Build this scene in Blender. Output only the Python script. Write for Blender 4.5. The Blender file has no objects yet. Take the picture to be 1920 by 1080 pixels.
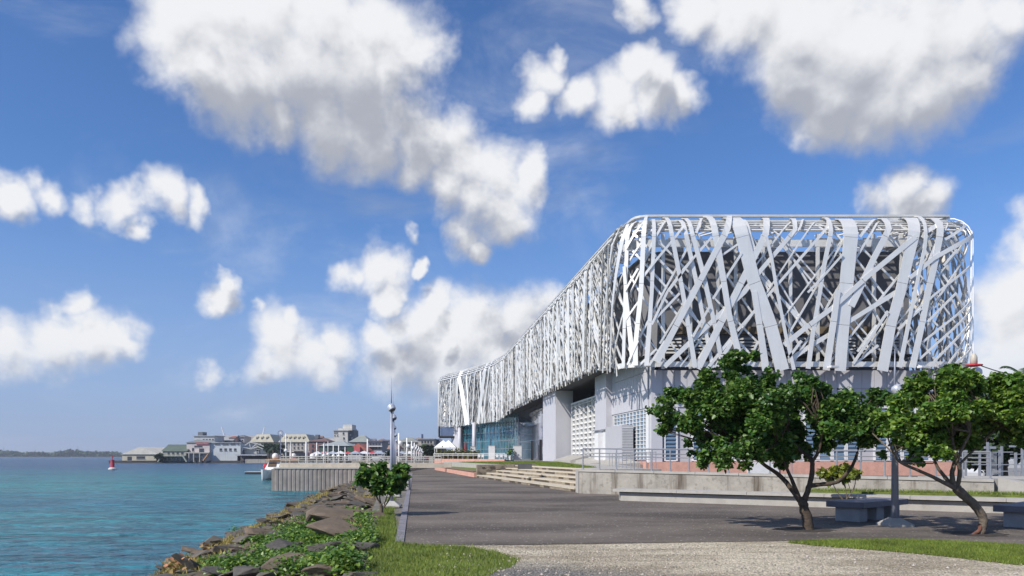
import bpy, bmesh, math, random
import numpy as np
from mathutils import Vector, Matrix

R = math.radians
random.seed(7)
rng = np.random.default_rng(11)
sc = bpy.context.scene
col = sc.collection

# ------------------------------------------------------------------ camera
EYE, F, CU, HV = 1.65, 1400.0, 960.0, 854.0       # eye height, focal length in photo pixels, centre column, horizon row
cam_d = bpy.data.cameras.new('camera')
cam_d.sensor_width = 36.0
cam_d.lens = 36.0 * F / 1920.0
cam_d.shift_y = (HV - 540.0) / 1920.0
cam_d.clip_start, cam_d.clip_end = 0.1, 20000.0
cam = bpy.data.objects.new('camera', cam_d)
cam.location = (0, 0, EYE)
cam.rotation_euler = (R(90), 0, 0)
col.objects.link(cam)
sc.camera = cam

# ------------------------------------------------------------------ light
SUN_ELEV = R(41)
TO_SUN = Vector((-0.81, -0.585, 0)).normalized() * math.cos(SUN_ELEV) + Vector((0, 0, math.sin(SUN_ELEV)))
sun_d = bpy.data.lights.new('sun', 'SUN')
sun_d.energy, sun_d.angle, sun_d.color = 4.6, R(0.55), (1.0, 0.94, 0.85)
sun = bpy.data.objects.new('sun', sun_d)
sun.rotation_euler = TO_SUN.to_track_quat('Z', 'Y').to_euler()
sun.location = (-60, -40, 80)
col.objects.link(sun)

sc.view_settings.view_transform = 'Standard'
sc.view_settings.look = 'None'
sc.view_settings.gamma = 1.0
sc.view_settings.exposure = 0.12
sc.view_settings.use_curve_mapping = False
sc.cycles.use_denoising = True
sc.cycles.max_bounces = 7
sc.cycles.diffuse_bounces = 3
sc.cycles.glossy_bounces = 3
sc.cycles.transparent_max_bounces = 8
sc.cycles.volume_bounces = 0
sc.cycles.caustics_reflective = False
sc.cycles.caustics_refractive = False

def ray(u, v):
    """direction of a photo pixel, y = 1"""
    return Vector(((u - CU) / F, 1.0, (HV - v) / F))
def at(u, v, D):
    return Vector(((u - CU) / F * D, D, EYE + (HV - v) / F * D))
def on(u, v, z=0.0):
    """photo pixel on a horizontal plane"""
    D = (EYE - z) * F / (v - HV)
    return Vector(((u - CU) / F * D, D, z))

# ------------------------------------------------------------------ sky: Nishita with cumulus
CLOUDS = {
 'main': [(350,60,70),(430,60,90),(520,50,100),(620,60,100),(720,60,85),(780,90,45),(370,140,65),(460,150,95),(570,160,110),(680,160,95),(735,165,55),
          (760,220,62),(745,120,60),(690,210,85),(840,270,60),(500,230,55),(600,245,75),(700,260,75),(800,285,70),(870,320,65),(940,335,60),(1000,330,38),(790,330,50),(850,370,52),(900,395,55),(868,445,38),(935,405,45),(885,480,22)],
 'small_high': [(1012,140,42),(1000,190,33),(1080,185,42),(1150,180,55),(1195,120,42),(1240,175,52),(1292,180,34),(1180,212,30),(1035,100,26)],
 'right': [(1180,8,40),(1300,8,58),(1400,20,80),(1500,40,105),(1600,60,130),(1720,60,140),(1830,50,105),(1490,130,66),(1560,170,88),(1650,180,98),(1745,170,90),(1525,235,55),(1600,235,58),(1840,140,55),(1900,20,60),(1485,290,22)],
 'roof': [(1640,365,36),(1690,350,42),(1740,372,38),(1620,392,22),(1700,388,48)],
 'east': [(1885,470,48),(1912,425,40),(1890,550,70),(1915,620,80),(1870,655,48)],
 'left': [(8,350,36),(60,315,26),(100,340,34),(160,362,30),(222,372,36),(290,362,40),(342,388,30),(250,420,24)],
 'puffs': [(400,548,34),(412,515,20),(480,577,18),(690,510,42),(655,525,30),(732,545,26),(755,445,18),(765,490,13)],
 'low_left': [(30,655,48),(100,642,50),(170,632,48),(222,632,34),(130,572,27),(100,592,27)],
 'low_mid': [(540,640,60),(590,650,58),(500,672,44),(640,640,38),(390,697,26),(560,598,28),(630,690,36),(440,692,22)],
 'low_centre': [(760,660,55),(820,622,66),(880,612,66),(930,622,58),(990,602,58),(1030,580,38),(820,560,34),(850,680,56),(940,660,58),(738,620,28),(1010,645,56)],
}
def build_world():
    w = bpy.data.worlds.new('World'); sc.world = w; w.use_nodes = True
    nt = w.node_tree; N = nt.nodes; L = nt.links
    N.clear()
    def nd(t, **kw):
        n = N.new(t)
        for k, v in kw.items():
            setattr(n, k, v)
        return n
    def math_(op, a, b=None, c=None, clamp=False):
        n = nd('ShaderNodeMath', operation=op); n.use_clamp = clamp
        for i, x in enumerate((a, b, c)):
            if x is None: continue
            if isinstance(x, (int, float)): n.inputs[i].default_value = x
            else: L.new(x, n.inputs[i])
        return n.outputs[0]
    def vmath(op, a, b=None, scale=None):
        n = nd('ShaderNodeVectorMath', operation=op)
        for i, x in enumerate((a, b)):
            if x is None: continue
            if isinstance(x, (tuple, Vector)): n.inputs[i].default_value = tuple(x)
            else: L.new(x, n.inputs[i])
        if scale is not None: n.inputs['Scale'].default_value = scale
        return n.outputs['Value'] if op in ('DISTANCE', 'LENGTH', 'DOT_PRODUCT') else n.outputs[0]
    def smooth(x, lo, hi):
        n = nd('ShaderNodeMapRange', interpolation_type='SMOOTHSTEP')
        L.new(x, n.inputs[0]); n.inputs[1].default_value = lo; n.inputs[2].default_value = hi
        return n.outputs[0]
    tc = nd('ShaderNodeTexCoord')
    p0 = vmath('NORMALIZE', tc.outputs['Generated'])
    blobs = []
    for k, lst in CLOUDS.items():
        for (u, v, r) in lst:
            d = ray(u, v); s = d.length
            blobs.append((d.normalized(), 1.45 * r / F / s ** 1.5))
    def blobfield(p):
        acc = None
        for c, r in blobs:
            d = vmath('DISTANCE', p, c)
            m = math_('MULTIPLY_ADD', d, -1.0 / r, 1.0)
            if acc is None: acc = m
            else: acc = math_('SMOOTH_MAX', acc, m, 0.12)
        return acc
    def noise(p, scale, detail, rough, off=(0, 0, 0), dist=0.0):
        n = nd('ShaderNodeTexNoise'); n.noise_dimensions = '3D'
        n.inputs['Scale'].default_value = scale; n.inputs['Detail'].default_value = detail
        n.inputs['Roughness'].default_value = rough; n.inputs['Distortion'].default_value = dist
        q = vmath('ADD', p, off); L.new(q, n.inputs['Vector'])
        return n.outputs[0]
    sep = nd('ShaderNodeSeparateXYZ'); L.new(p0, sep.inputs[0])
    behind = smooth(sep.outputs['Y'], 0.70, 0.52)          # the same kind of cloud goes on over the rest of the sky
    def warp(p):
        n = nd('ShaderNodeTexNoise'); n.inputs['Scale'].default_value = 6.5; n.inputs['Detail'].default_value = 5; n.inputs['Roughness'].default_value = 0.58
        L.new(p, n.inputs['Vector'])
        return vmath('ADD', p, vmath('SCALE', vmath('SUBTRACT', n.outputs['Color'], (0.5, 0.5, 0.5)), scale=0.125))
    def density(p):
        b = blobfield(warp(p))
        g = noise(p, 2.3, 3, 0.5, (3.1, 1.7, 0.4))
        g = math_('MULTIPLY_ADD', g, 3.0, -1.62)
        g = math_('MULTIPLY', g, behind)
        g = math_('ADD', g, math_('MULTIPLY_ADD', behind, 1.0, -1.0))
        b = math_('MAXIMUM', math_('MULTIPLY_ADD', b, 1.45, -0.06), g)
        b = math_('MAXIMUM', b, -0.6)
        n1 = noise(p, 9.0, 9, 0.60, dist=0.25)
        n2 = noise(p, 34.0, 6, 0.62, (5, 2, 1))
        t = math_('MULTIPLY_ADD', n1, 2.0, -1.0)
        t = math_('MULTIPLY_ADD', n2, 0.40, t)
        t = math_('ADD', t, -0.37)
        return math_('ADD', b, t)
    sd = TO_SUN.normalized()
    off = (Vector((sd.x * 0.6, 0, 1.0)).normalized()) * 0.028
    d0 = density(p0)
    p1 = vmath('NORMALIZE', vmath('ADD', p0, tuple(off)))
    d1 = density(p1)
    p2 = vmath('NORMALIZE', vmath('ADD', p0, tuple(off * 4.4)))
    b2 = blobfield(warp(p2))
    alpha = smooth(d0, -0.42, 0.72)
    # self shading: more cloud towards the sun -> greyer
    occ = math_('MULTIPLY_ADD', math_('MAXIMUM', d1, 0.0), 0.16, math_('MULTIPLY', math_('MAXIMUM', b2, 0.0), 0.95))
    edge = math_('MULTIPLY', math_('SUBTRACT', d0, d1), 0.6)
    lit = math_('SUBTRACT', math_('ADD', 1.0, edge), occ)
    lit = smooth(lit, -0.05, 1.12)
    mixc = nd('ShaderNodeMix', data_type='RGBA')
    L.new(lit, mixc.inputs[0])
    STR = 0.12
    k = 1.0 / STR
    mixc.inputs[6].default_value = (0.40 * k, 0.42 * k, 0.475 * k, 1)
    mixc.inputs[7].default_value = (0.84 * k, 0.845 * k, 0.86 * k, 1)
    sky = nd('ShaderNodeTexSky', sky_type='NISHITA')
    sky.sun_disc = False
    sky.sun_elevation = SUN_ELEV
    sky.sun_rotation = math.atan2(TO_SUN.x, TO_SUN.y)
    sky.altitude = 0; sky.air_density = 1.0; sky.dust_density = 0.35; sky.ozone_density = 1.6
    # low clouds lie in the haze and are paler
    lowfade = smooth(sep.outputs['Z'], 0.0, 0.14)
    alpha2 = math_('MULTIPLY', alpha, math_('MULTIPLY_ADD', lowfade, 0.6, 0.4))
    veil = smooth(noise(vmath('MULTIPLY', p0, (1.0, 1.0, 2.2)), 3.2, 9, 0.6, (7.3, 0.2, 2.9), 0.6), 0.5, 0.85)
    alpha2 = math_('MULTIPLY', alpha2, 0.97)
    alpha2 = math_('MAXIMUM', alpha2, math_('MULTIPLY', veil, 0.45))
    tint = nd('ShaderNodeMix', data_type='RGBA'); tint.blend_type = 'MULTIPLY'; tint.inputs[0].default_value = 1.0
    L.new(sky.outputs[0], tint.inputs[6]); tint.inputs[7].default_value = (0.52, 0.76, 1.10, 1)
    hz = nd('ShaderNodeMix', data_type='RGBA')
    L.new(math_('MULTIPLY', smooth(sep.outputs['Z'], 0.34, -0.03), 0.85), hz.inputs[0]); L.new(tint.outputs[2], hz.inputs[6]); hz.inputs[7].default_value = (0.30 * k, 0.375 * k, 0.60 * k, 1)
    fin = nd('ShaderNodeMix', data_type='RGBA')
    L.new(alpha2, fin.inputs[0]); L.new(hz.outputs[2], fin.inputs[6]); L.new(mixc.outputs[2], fin.inputs[7])
    bg = nd('ShaderNodeBackground'); bg.inputs['Strength'].default_value = STR
    L.new(fin.outputs[2], bg.inputs['Color'])
    out = nd('ShaderNodeOutputWorld'); L.new(bg.outputs[0], out.inputs[0])
    w.cycles.sampling_method = 'MANUAL'; w.cycles.sample_map_resolution = 512
build_world()

# ------------------------------------------------------------------ materials
MATS = {}
def mat(name, color, rough=0.6, var=0.12, vscale=3.0, metallic=0.0, bump=0.0, bscale=20.0, spec=0.5, streak=0.0, streak_col=(0.05, 0.035, 0.02), island=0.0, emit=None, transl=0.0, coords='Object', spots=None):
    if name in MATS: return MATS[name]
    m = bpy.data.materials.new(name); m.use_nodes = True
    nt = m.node_tree; N = nt.nodes; L = nt.links
    b = N['Principled BSDF']
    b.inputs['Roughness'].default_value = rough
    b.inputs['Metallic'].default_value = metallic
    b.inputs['Specular IOR Level'].default_value = spec
    tc = N.new('ShaderNodeTexCoord')
    geo = N.new('ShaderNodeNewGeometry')
    vec = geo.outputs['Position'] if coords == 'World' else tc.outputs['Object']
    c = color if len(color) == 4 else (*color, 1)
    cur = None
    def noise(scale, detail=6, rough_=0.6, vector=None):
        n = N.new('ShaderNodeTexNoise'); n.inputs['Scale'].default_value = scale
        n.inputs['Detail'].default_value = detail; n.inputs['Roughness'].default_value = rough_
        L.new(vector or vec, n.inputs['Vector']); return n.outputs[0]
    hsv = N.new('ShaderNodeHueSaturation'); hsv.inputs['Color'].default_value = c
    val = N.new('ShaderNodeMapRange'); L.new(noise(vscale), val.inputs[0])
    val.inputs[1].default_value, val.inputs[2].default_value = 0.3, 0.7
    val.inputs[3].default_value, val.inputs[4].default_value = 1 - var, 1 + var
    v = val.outputs[0]
    if island:
        mr = N.new('ShaderNodeMapRange'); L.new(geo.outputs['Random Per Island'], mr.inputs[0])
        mr.inputs[3].default_value, mr.inputs[4].default_value = 1 - island, 1 + island
        mu = N.new('ShaderNodeMath'); mu.operation = 'MULTIPLY'; L.new(v, mu.inputs[0]); L.new(mr.outputs[0], mu.inputs[1]); v = mu.outputs[0]
        mh = N.new('ShaderNodeMapRange'); L.new(geo.outputs['Random Per Island'], mh.inputs[0])
        mh.inputs[3].default_value, mh.inputs[4].default_value = 0.5 + island * 0.07, 0.5 - island * 0.07
        L.new(mh.outputs[0], hsv.inputs['Hue'])
    L.new(v, hsv.inputs['Value'])
    cur = hsv.outputs[0]
    if streak:
        mp = N.new('ShaderNodeMapping'); L.new(vec, mp.inputs[0]); mp.inputs['Scale'].default_value = (2.4, 2.4, 0.16)
        s = noise(1.0, 5, 0.65, mp.outputs[0])
        ramp = N.new('ShaderNodeMapRange'); ramp.interpolation_type = 'SMOOTHSTEP'; L.new(s, ramp.inputs[0])
        ramp.inputs[1].default_value, ramp.inputs[2].default_value = 0.5, 0.72
        ramp.inputs[4].default_value = streak
        mx = N.new('ShaderNodeMix'); mx.data_type = 'RGBA'
        L.new(ramp.outputs[0], mx.inputs[0]); L.new(cur, mx.inputs[6]); mx.inputs[7].default_value = (*streak_col, 1)
        cur = mx.outputs[2]
    if spots:
        scol, sscale, lo, hi, amt = spots
        r2 = N.new('ShaderNodeMapRange'); r2.interpolation_type = 'SMOOTHSTEP'
        L.new(noise(sscale, 8, 0.65), r2.inputs[0]); r2.inputs[1].default_value, r2.inputs[2].default_value, r2.inputs[4].default_value = lo, hi, amt
        mx = N.new('ShaderNodeMix'); mx.data_type = 'RGBA'
        L.new(r2.outputs[0], mx.inputs[0]); L.new(cur, mx.inputs[6]); mx.inputs[7].default_value = (*scol, 1)
        cur = mx.outputs[2]
    L.new(cur, b.inputs['Base Color'])
    if bump:
        bp = N.new('ShaderNodeBump'); bp.inputs['Strength'].default_value = bump; bp.inputs['Distance'].default_value = 0.05
        L.new(noise(bscale, 8), bp.inputs['Height']); L.new(bp.outputs[0], b.inputs['Normal'])
    if emit:
        b.inputs['Emission Color'].default_value = (*emit[:3], 1); b.inputs['Emission Strength'].default_value = emit[3]
    if transl:
        tr = N.new('ShaderNodeBsdfTranslucent'); L.new(cur, tr.inputs['Color'])
        ms = N.new('ShaderNodeMixShader'); ms.inputs[0].default_value = transl
        L.new(b.outputs[0], ms.inputs[1]); L.new(tr.outputs[0], ms.inputs[2])
        L.new(ms.outputs[0], N['Material Output'].inputs[0])
    MATS[name] = m
    return m

# ------------------------------------------------------------------ mesh helpers
ORG = {}
def link(o, parent=None):
    col.objects.link(o)
    if parent is not None: o.parent = parent
    return o
def tag(o, label=None, cat=None, group=None, kind=None):
    if label: o['label'] = label
    if cat: o['category'] = cat
    if group: o['group'] = group
    if kind: o['kind'] = kind
    return o
def thing(name, label, cat, loc=(0, 0, 0), group=None):
    o = bpy.data.objects.new(name, None); o.empty_display_size = 0.3
    o.location = loc; ORG[o.name] = Vector(loc)
    return tag(link(o), label, cat, group)
class MB:
    """collects geometry in world coordinates; build() links it as one mesh object"""
    def __init__(s): s.v = []; s.f = []
    def add(s, vs, fs):
        k = len(s.v); s.v += [tuple(x) for x in vs]; s.f += [tuple(i + k for i in f) for f in fs]; return s
    def box(s, c, size, rz=0.0):
        cx, cy, cz = c; a, b, h = [x / 2 for x in size]; co, si = math.cos(rz), math.sin(rz)
        vs = []
        for z in (-h, h):
            for x, y in ((-a, -b), (a, -b), (a, b), (-a, b)):
                vs.append((cx + x * co - y * si, cy + x * si + y * co, cz + z))
        return s.add(vs, [(3, 2, 1, 0), (4, 5, 6, 7), (0, 1, 5, 4), (1, 2, 6, 5), (2, 3, 7, 6), (3, 0, 4, 7)])
    def prism(s, poly, z0, z1):
        n = len(poly)
        zz0 = z0 if hasattr(z0, '__len__') else [z0] * n
        zz1 = z1 if hasattr(z1, '__len__') else [z1] * n
        a = sum(poly[i][0] * poly[(i + 1) % n][1] - poly[(i + 1) % n][0] * poly[i][1] for i in range(n))
        idx = list(range(n)) if a > 0 else list(range(n))[::-1]
        vs = [(poly[i][0], poly[i][1], zz0[i]) for i in idx] + [(poly[i][0], poly[i][1], zz1[i]) for i in idx]
        fs = [tuple(range(n))[::-1], tuple(range(n, 2 * n))] + [(i, (i + 1) % n, n + (i + 1) % n, n + i) for i in range(n)]
        return s.add(vs, fs)
    def slab(s, a, b, w, z0, z1):
        """upright wall from a to b (2d), thickness w"""
        a, b = Vector(a[:2]), Vector(b[:2]); d = (b - a).normalized(); n = Vector((-d.y, d.x)) * w / 2
        return s.prism([a + n, b + n, b - n, a - n], z0, z1)
    def quad(s, *p): return s.add(p, [tuple(range(len(p)))])
    def tube(s, pts, rad, n=8, cap=True):
        pts = [Vector(p) for p in pts]
        if not hasattr(rad, '__len__'): rad = [rad] * len(pts)
        vs = []; up = Vector((0.13, 0.31, 0.94))
        for i, p in enumerate(pts):
            d = (pts[min(i + 1, len(pts) - 1)] - pts[max(i - 1, 0)]).normalized()
            if abs(d.dot(up)) > 0.98: up = Vector((1, 0.05, 0.02))
            x = d.cross(up).normalized(); y = d.cross(x)
            up_ = y
            for k in range(n):
                a = 2 * math.pi * k / n
                vs.append(p + (x * math.cos(a) + y * math.sin(a)) * rad[i])
        fs = [(i * n + k, i * n + (k + 1) % n, (i + 1) * n + (k + 1) % n, (i + 1) * n + k) for i in range(len(pts) - 1) for k in range(n)]
        if cap: fs += [tuple(range(n))[::-1], tuple(range((len(pts) - 1) * n, len(pts) * n))]
        return s.add(vs, fs)
    def lathe(s, c, prof, n=16, axis=None):
        """prof: (radius, height) pairs around an axis through c"""
        c = Vector(c); ax = Vector(axis or (0, 0, 1)).normalized()
        x = ax.orthogonal().normalized(); y = ax.cross(x); vs = []
        for r, h in prof:
            for k in range(n):
                a = 2 * math.pi * k / n
                vs.append(c + ax * h + (x * math.cos(a) + y * math.sin(a)) * max(r, 1e-4))
        m = len(prof)
        fs = [(i * n + k, i * n + (k + 1) % n, (i + 1) * n + (k + 1) % n, (i + 1) * n + k) for i in range(m - 1) for k in range(n)]
        fs += [tuple(range(n))[::-1], tuple(range((m - 1) * n, m * n))]
        return s.add(vs, fs)
    def build(s, name, m, parent=None, smooth=False, loc=None):
        me = bpy.data.meshes.new(name)
        o = bpy.data.objects.new(name, me)
        org = ORG.get(parent.name, Vector()) if parent is not None else Vector(loc or (0, 0, 0))
        me.from_pydata([(x - org.x, y - org.y, z - org.z) for x, y, z in s.v], [], s.f)
        if m: me.materials.append(m)
        if smooth: me.polygons.foreach_set('use_smooth', [True] * len(me.polygons))
        me.update()
        if parent is None: o.location = org
        link(o, parent); ORG[o.name] = org
        return o
def share(src, name, parent, loc, rz=0.0, scale=None):
    """another piece with the mesh of src; loc in the parent's space"""
    o = bpy.data.objects.new(name, src); o.location = loc; o.rotation_euler = (0, 0, rz)
    if scale: o.scale = scale
    link(o, parent); ORG[o.name] = ORG.get(parent.name, Vector()) if parent else Vector()
    return o
def smooth_by_angle(o, ang=40):
    me = o.data
    me.polygons.foreach_set('use_smooth', [True] * len(me.polygons))
    try: me.set_sharp_from_angle(angle=R(ang))
    except Exception: pass
def np_mesh(name, verts, faces_flat, per, m, parent=None, org=(0, 0, 0)):
    """verts (n,3) numpy, faces_flat ints, per = corners per face (constant)"""
    me = bpy.data.meshes.new(name)
    verts = np.asarray(verts, dtype=np.float32) - np.asarray(org, dtype=np.float32)
    nf = len(faces_flat) // per
    me.vertices.add(len(verts)); me.vertices.foreach_set('co', verts.ravel())
    me.loops.add(len(faces_flat)); me.loops.foreach_set('vertex_index', np.asarray(faces_flat, dtype=np.int32))
    me.polygons.add(nf); me.polygons.foreach_set('loop_start', np.arange(0, nf * per, per, dtype=np.int32))
    me.update(calc_edges=True); me.validate()
    me.materials.append(m)
    o = bpy.data.objects.new(name, me)
    if parent is None: o.location = org
    link(o, parent); ORG[o.name] = Vector(org)
    return o

# ------------------------------------------------------------------ shared materials
WHITE = mat('white_aluminium', (0.83, 0.815, 0.775), 0.42, 0.05, 0.6, metallic=0.35, spec=0.55, streak=0.12, streak_col=(0.35, 0.35, 0.34), coords='World')
CONC = mat('concrete', (0.36, 0.335, 0.29), 0.85, 0.2, 1.6, bump=0.25, bscale=14, streak=0.9, streak_col=(0.085, 0.062, 0.042), spots=((0.16, 0.145, 0.12), 5, 0.5, 0.68, 0.6), coords='World')
CONC2 = mat('smooth_concrete', (0.40, 0.38, 0.345), 0.8, 0.12, 2.5, bump=0.15, bscale=25, spots=((0.2, 0.185, 0.16), 3, 0.55, 0.75, 0.5), coords='World')
PINK = mat('pink_render', (0.62, 0.34, 0.26), 0.8, 0.14, 2.0, bump=0.15, bscale=20, spots=((0.42, 0.25, 0.2), 6, 0.5, 0.7, 0.5), coords='World')
PANEL = mat('lavender_panel', (0.54, 0.535, 0.575), 0.45, 0.04, 0.8, spec=0.5)
DARK = mat('dark_cladding', (0.17, 0.17, 0.18), 0.6, 0.08, 0.5)
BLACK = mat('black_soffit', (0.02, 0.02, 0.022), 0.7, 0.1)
STEEL = mat('galvanised_steel', (0.42, 0.43, 0.45), 0.4, 0.08, 4, metallic=0.6)
POLE = mat('grey_pole_paint', (0.33, 0.35, 0.42), 0.45, 0.08, 5, metallic=0.2)
WPAINT = mat('white_paint', (0.72, 0.72, 0.72), 0.5, 0.06, 3)
GLASSB = mat('blue_louvre_glass', (0.16, 0.24, 0.32), 0.12, 0.15, 1, spec=0.9, metallic=0.25)
MIRROR = mat('mirror_glass', (0.30, 0.33, 0.42), 0.05, 0.04, 0.4, metallic=0.85, spec=0.8)
TEAL = mat('teal_glass', (0.06, 0.24, 0.31), 0.07, 0.3, 0.5, metallic=0.55, spec=0.9)
WOODB = mat('brown_beam', (0.17, 0.13, 0.08), 0.7, 0.2, 2)
BARK = mat('bark', (0.085, 0.062, 0.044), 0.9, 0.35, 9, bump=0.7, bscale=30)
PBARK = mat('pale_bark', (0.15, 0.12, 0.088), 0.9, 0.3, 12, bump=0.6, bscale=40)
LEAF = mat('leaf_green', (0.085, 0.178, 0.032), 0.40, 0.25, 1.5, island=0.5, transl=0.30, spec=0.45)
LEAFB = mat('leaf_bright', (0.125, 0.23, 0.035), 0.40, 0.25, 1.5, island=0.5, transl=0.30, spec=0.45)
LEAFD = mat('leaf_dark', (0.035, 0.065, 0.022), 0.6, 0.3, 1.0, island=0.4, transl=0.15)
GRASS = mat('grass', (0.165, 0.225, 0.030), 0.6, 0.35, 1.2, island=0.35, transl=0.25, coords='World')
DRY = mat('dry_grass', (0.40, 0.33, 0.10), 0.8, 0.3, 1.2, island=0.4, transl=0.2, coords='World')

# ================================================================== THE SETTING
WATER_Z = -1.8
def bank_top(D): return -0.45 - 0.155 * D          # x of the crest of the embankment
def water_x(D): return -7.1 - 0.153 * D            # x of the waterline
def kerb_x(D): return -0.28 - 0.130 * D            # x of the left edge of the asphalt

# ---- water
def water_mat():
    m = bpy.data.materials.new('sea_water'); m.use_nodes = True
    N = m.node_tree.nodes; L = m.node_tree.links; b = N['Principled BSDF']
    geo = N.new('ShaderNodeNewGeometry')
    def noise(scale, sx, sy, detail=4, rough=0.55):
        mp = N.new('ShaderNodeMapping'); L.new(geo.outputs['Position'], mp.inputs[0]); mp.inputs['Scale'].default_value = (sx, sy, 1)
        mp.inputs['Rotation'].default_value = (0, 0, R(12))
        n = N.new('ShaderNodeTexNoise'); n.inputs['Scale'].default_value = scale; n.inputs['Detail'].default_value = detail; n.inputs['Roughness'].default_value = rough
        L.new(mp.outputs[0], n.inputs['Vector']); return n.outputs[0]
    big = noise(0.02, 0.6, 1.6, 3)
    mr = N.new('ShaderNodeMapRange'); L.new(big, mr.inputs[0]); mr.inputs[1].default_value = 0.35; mr.inputs[2].default_value = 0.65
    mx = N.new('ShaderNodeMix'); mx.data_type = 'RGBA'; L.new(mr.outputs[0], mx.inputs[0])
    mx.inputs[6].default_value = (0.008, 0.135, 0.205, 1); mx.inputs[7].default_value = (0.014, 0.215, 0.215, 1)
    # deeper channel farther out is bluer
    sepp = N.new('ShaderNodeSeparateXYZ'); L.new(geo.outputs['Position'], sepp.inputs[0])
    far = N.new('ShaderNodeMapRange'); L.new(sepp.outputs['Y'], far.inputs[0]); far.inputs[1].default_value = 100; far.inputs[2].default_value = 230
    mx2 = N.new('ShaderNodeMix'); mx2.data_type = 'RGBA'; L.new(far.outputs[0], mx2.inputs[0]); L.new(mx.outputs[2], mx2.inputs[6]); mx2.inputs[7].default_value = (0.008, 0.070, 0.160, 1)
    rip = None  # ripple reflections painted as light and dark into the base colour
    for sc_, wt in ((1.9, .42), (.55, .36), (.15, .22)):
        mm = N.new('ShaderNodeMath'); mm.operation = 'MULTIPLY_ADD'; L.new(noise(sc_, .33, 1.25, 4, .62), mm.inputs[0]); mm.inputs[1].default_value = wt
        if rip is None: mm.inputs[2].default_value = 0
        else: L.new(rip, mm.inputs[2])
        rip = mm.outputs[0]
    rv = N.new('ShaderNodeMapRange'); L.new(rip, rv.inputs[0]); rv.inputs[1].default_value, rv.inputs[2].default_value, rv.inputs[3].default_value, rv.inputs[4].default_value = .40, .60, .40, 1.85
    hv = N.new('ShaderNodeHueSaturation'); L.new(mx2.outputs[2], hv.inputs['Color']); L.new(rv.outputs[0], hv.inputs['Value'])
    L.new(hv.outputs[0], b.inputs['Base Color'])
    b.inputs['Roughness'].default_value = 0.26; b.inputs['IOR'].default_value = 1.33
    a = N.new('ShaderNodeMath'); a.operation = 'MULTIPLY_ADD'
    L.new(noise(1.5, 0.8, 1.5, 5, 0.6), a.inputs[0]); a.inputs[1].default_value = 1.0; 
    w2 = N.new('ShaderNodeMath'); w2.operation = 'MULTIPLY'; L.new(noise(0.32, 0.7, 1.6, 4), w2.inputs[0]); w2.inputs[1].default_value = 3.4
    L.new(w2.outputs[0], a.inputs[2])
    bp = N.new('ShaderNodeBump'); bp.inputs['Strength'].default_value = 1.0; bp.inputs['Distance'].default_value = 1.3
    L.new(a.outputs[0], bp.inputs['Height']); L.new(bp.outputs[0], b.inputs['Normal'])
    return m
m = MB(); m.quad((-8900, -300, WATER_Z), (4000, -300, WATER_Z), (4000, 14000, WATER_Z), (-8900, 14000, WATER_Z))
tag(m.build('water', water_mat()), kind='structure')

# ---- ground sheet (land) with its sea edge
def ground_mat():
    return mat('ground_soil', (0.16, 0.145, 0.12), 0.95, 0.3, 0.6, bump=0.3, bscale=8, coords='World')
edge = [(bank_top(D) - 0.3, D) for D in (-60, 0, 30, 73, 120, 200, 330)]
poly = edge + [(-120, 336), (-120, 3000), (3500, 3000), (3500, -60)]
m = MB(); m.add([(x, y, -0.03) for x, y in poly], [tuple(range(len(poly)))[::-1]])
g = m.build('ground', ground_mat()); tag(g, kind='structure')
# sea wall under the land behind the quay
m = MB()
for (a, b) in zip([(bank_top(D) - 0.3, D) for D in (76, 120, 200, 330)] + [(-120, 336)], [(bank_top(D) - 0.3, D) for D in (120, 200, 330)] + [(-120, 336), (-120, 3000)]):
    m.quad((a[0], a[1], -2.6), (b[0], b[1], -2.6), (b[0], b[1], -0.03), (a[0], a[1], -0.03))
tag(m.build('sea_wall', CONC), kind='structure')

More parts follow.
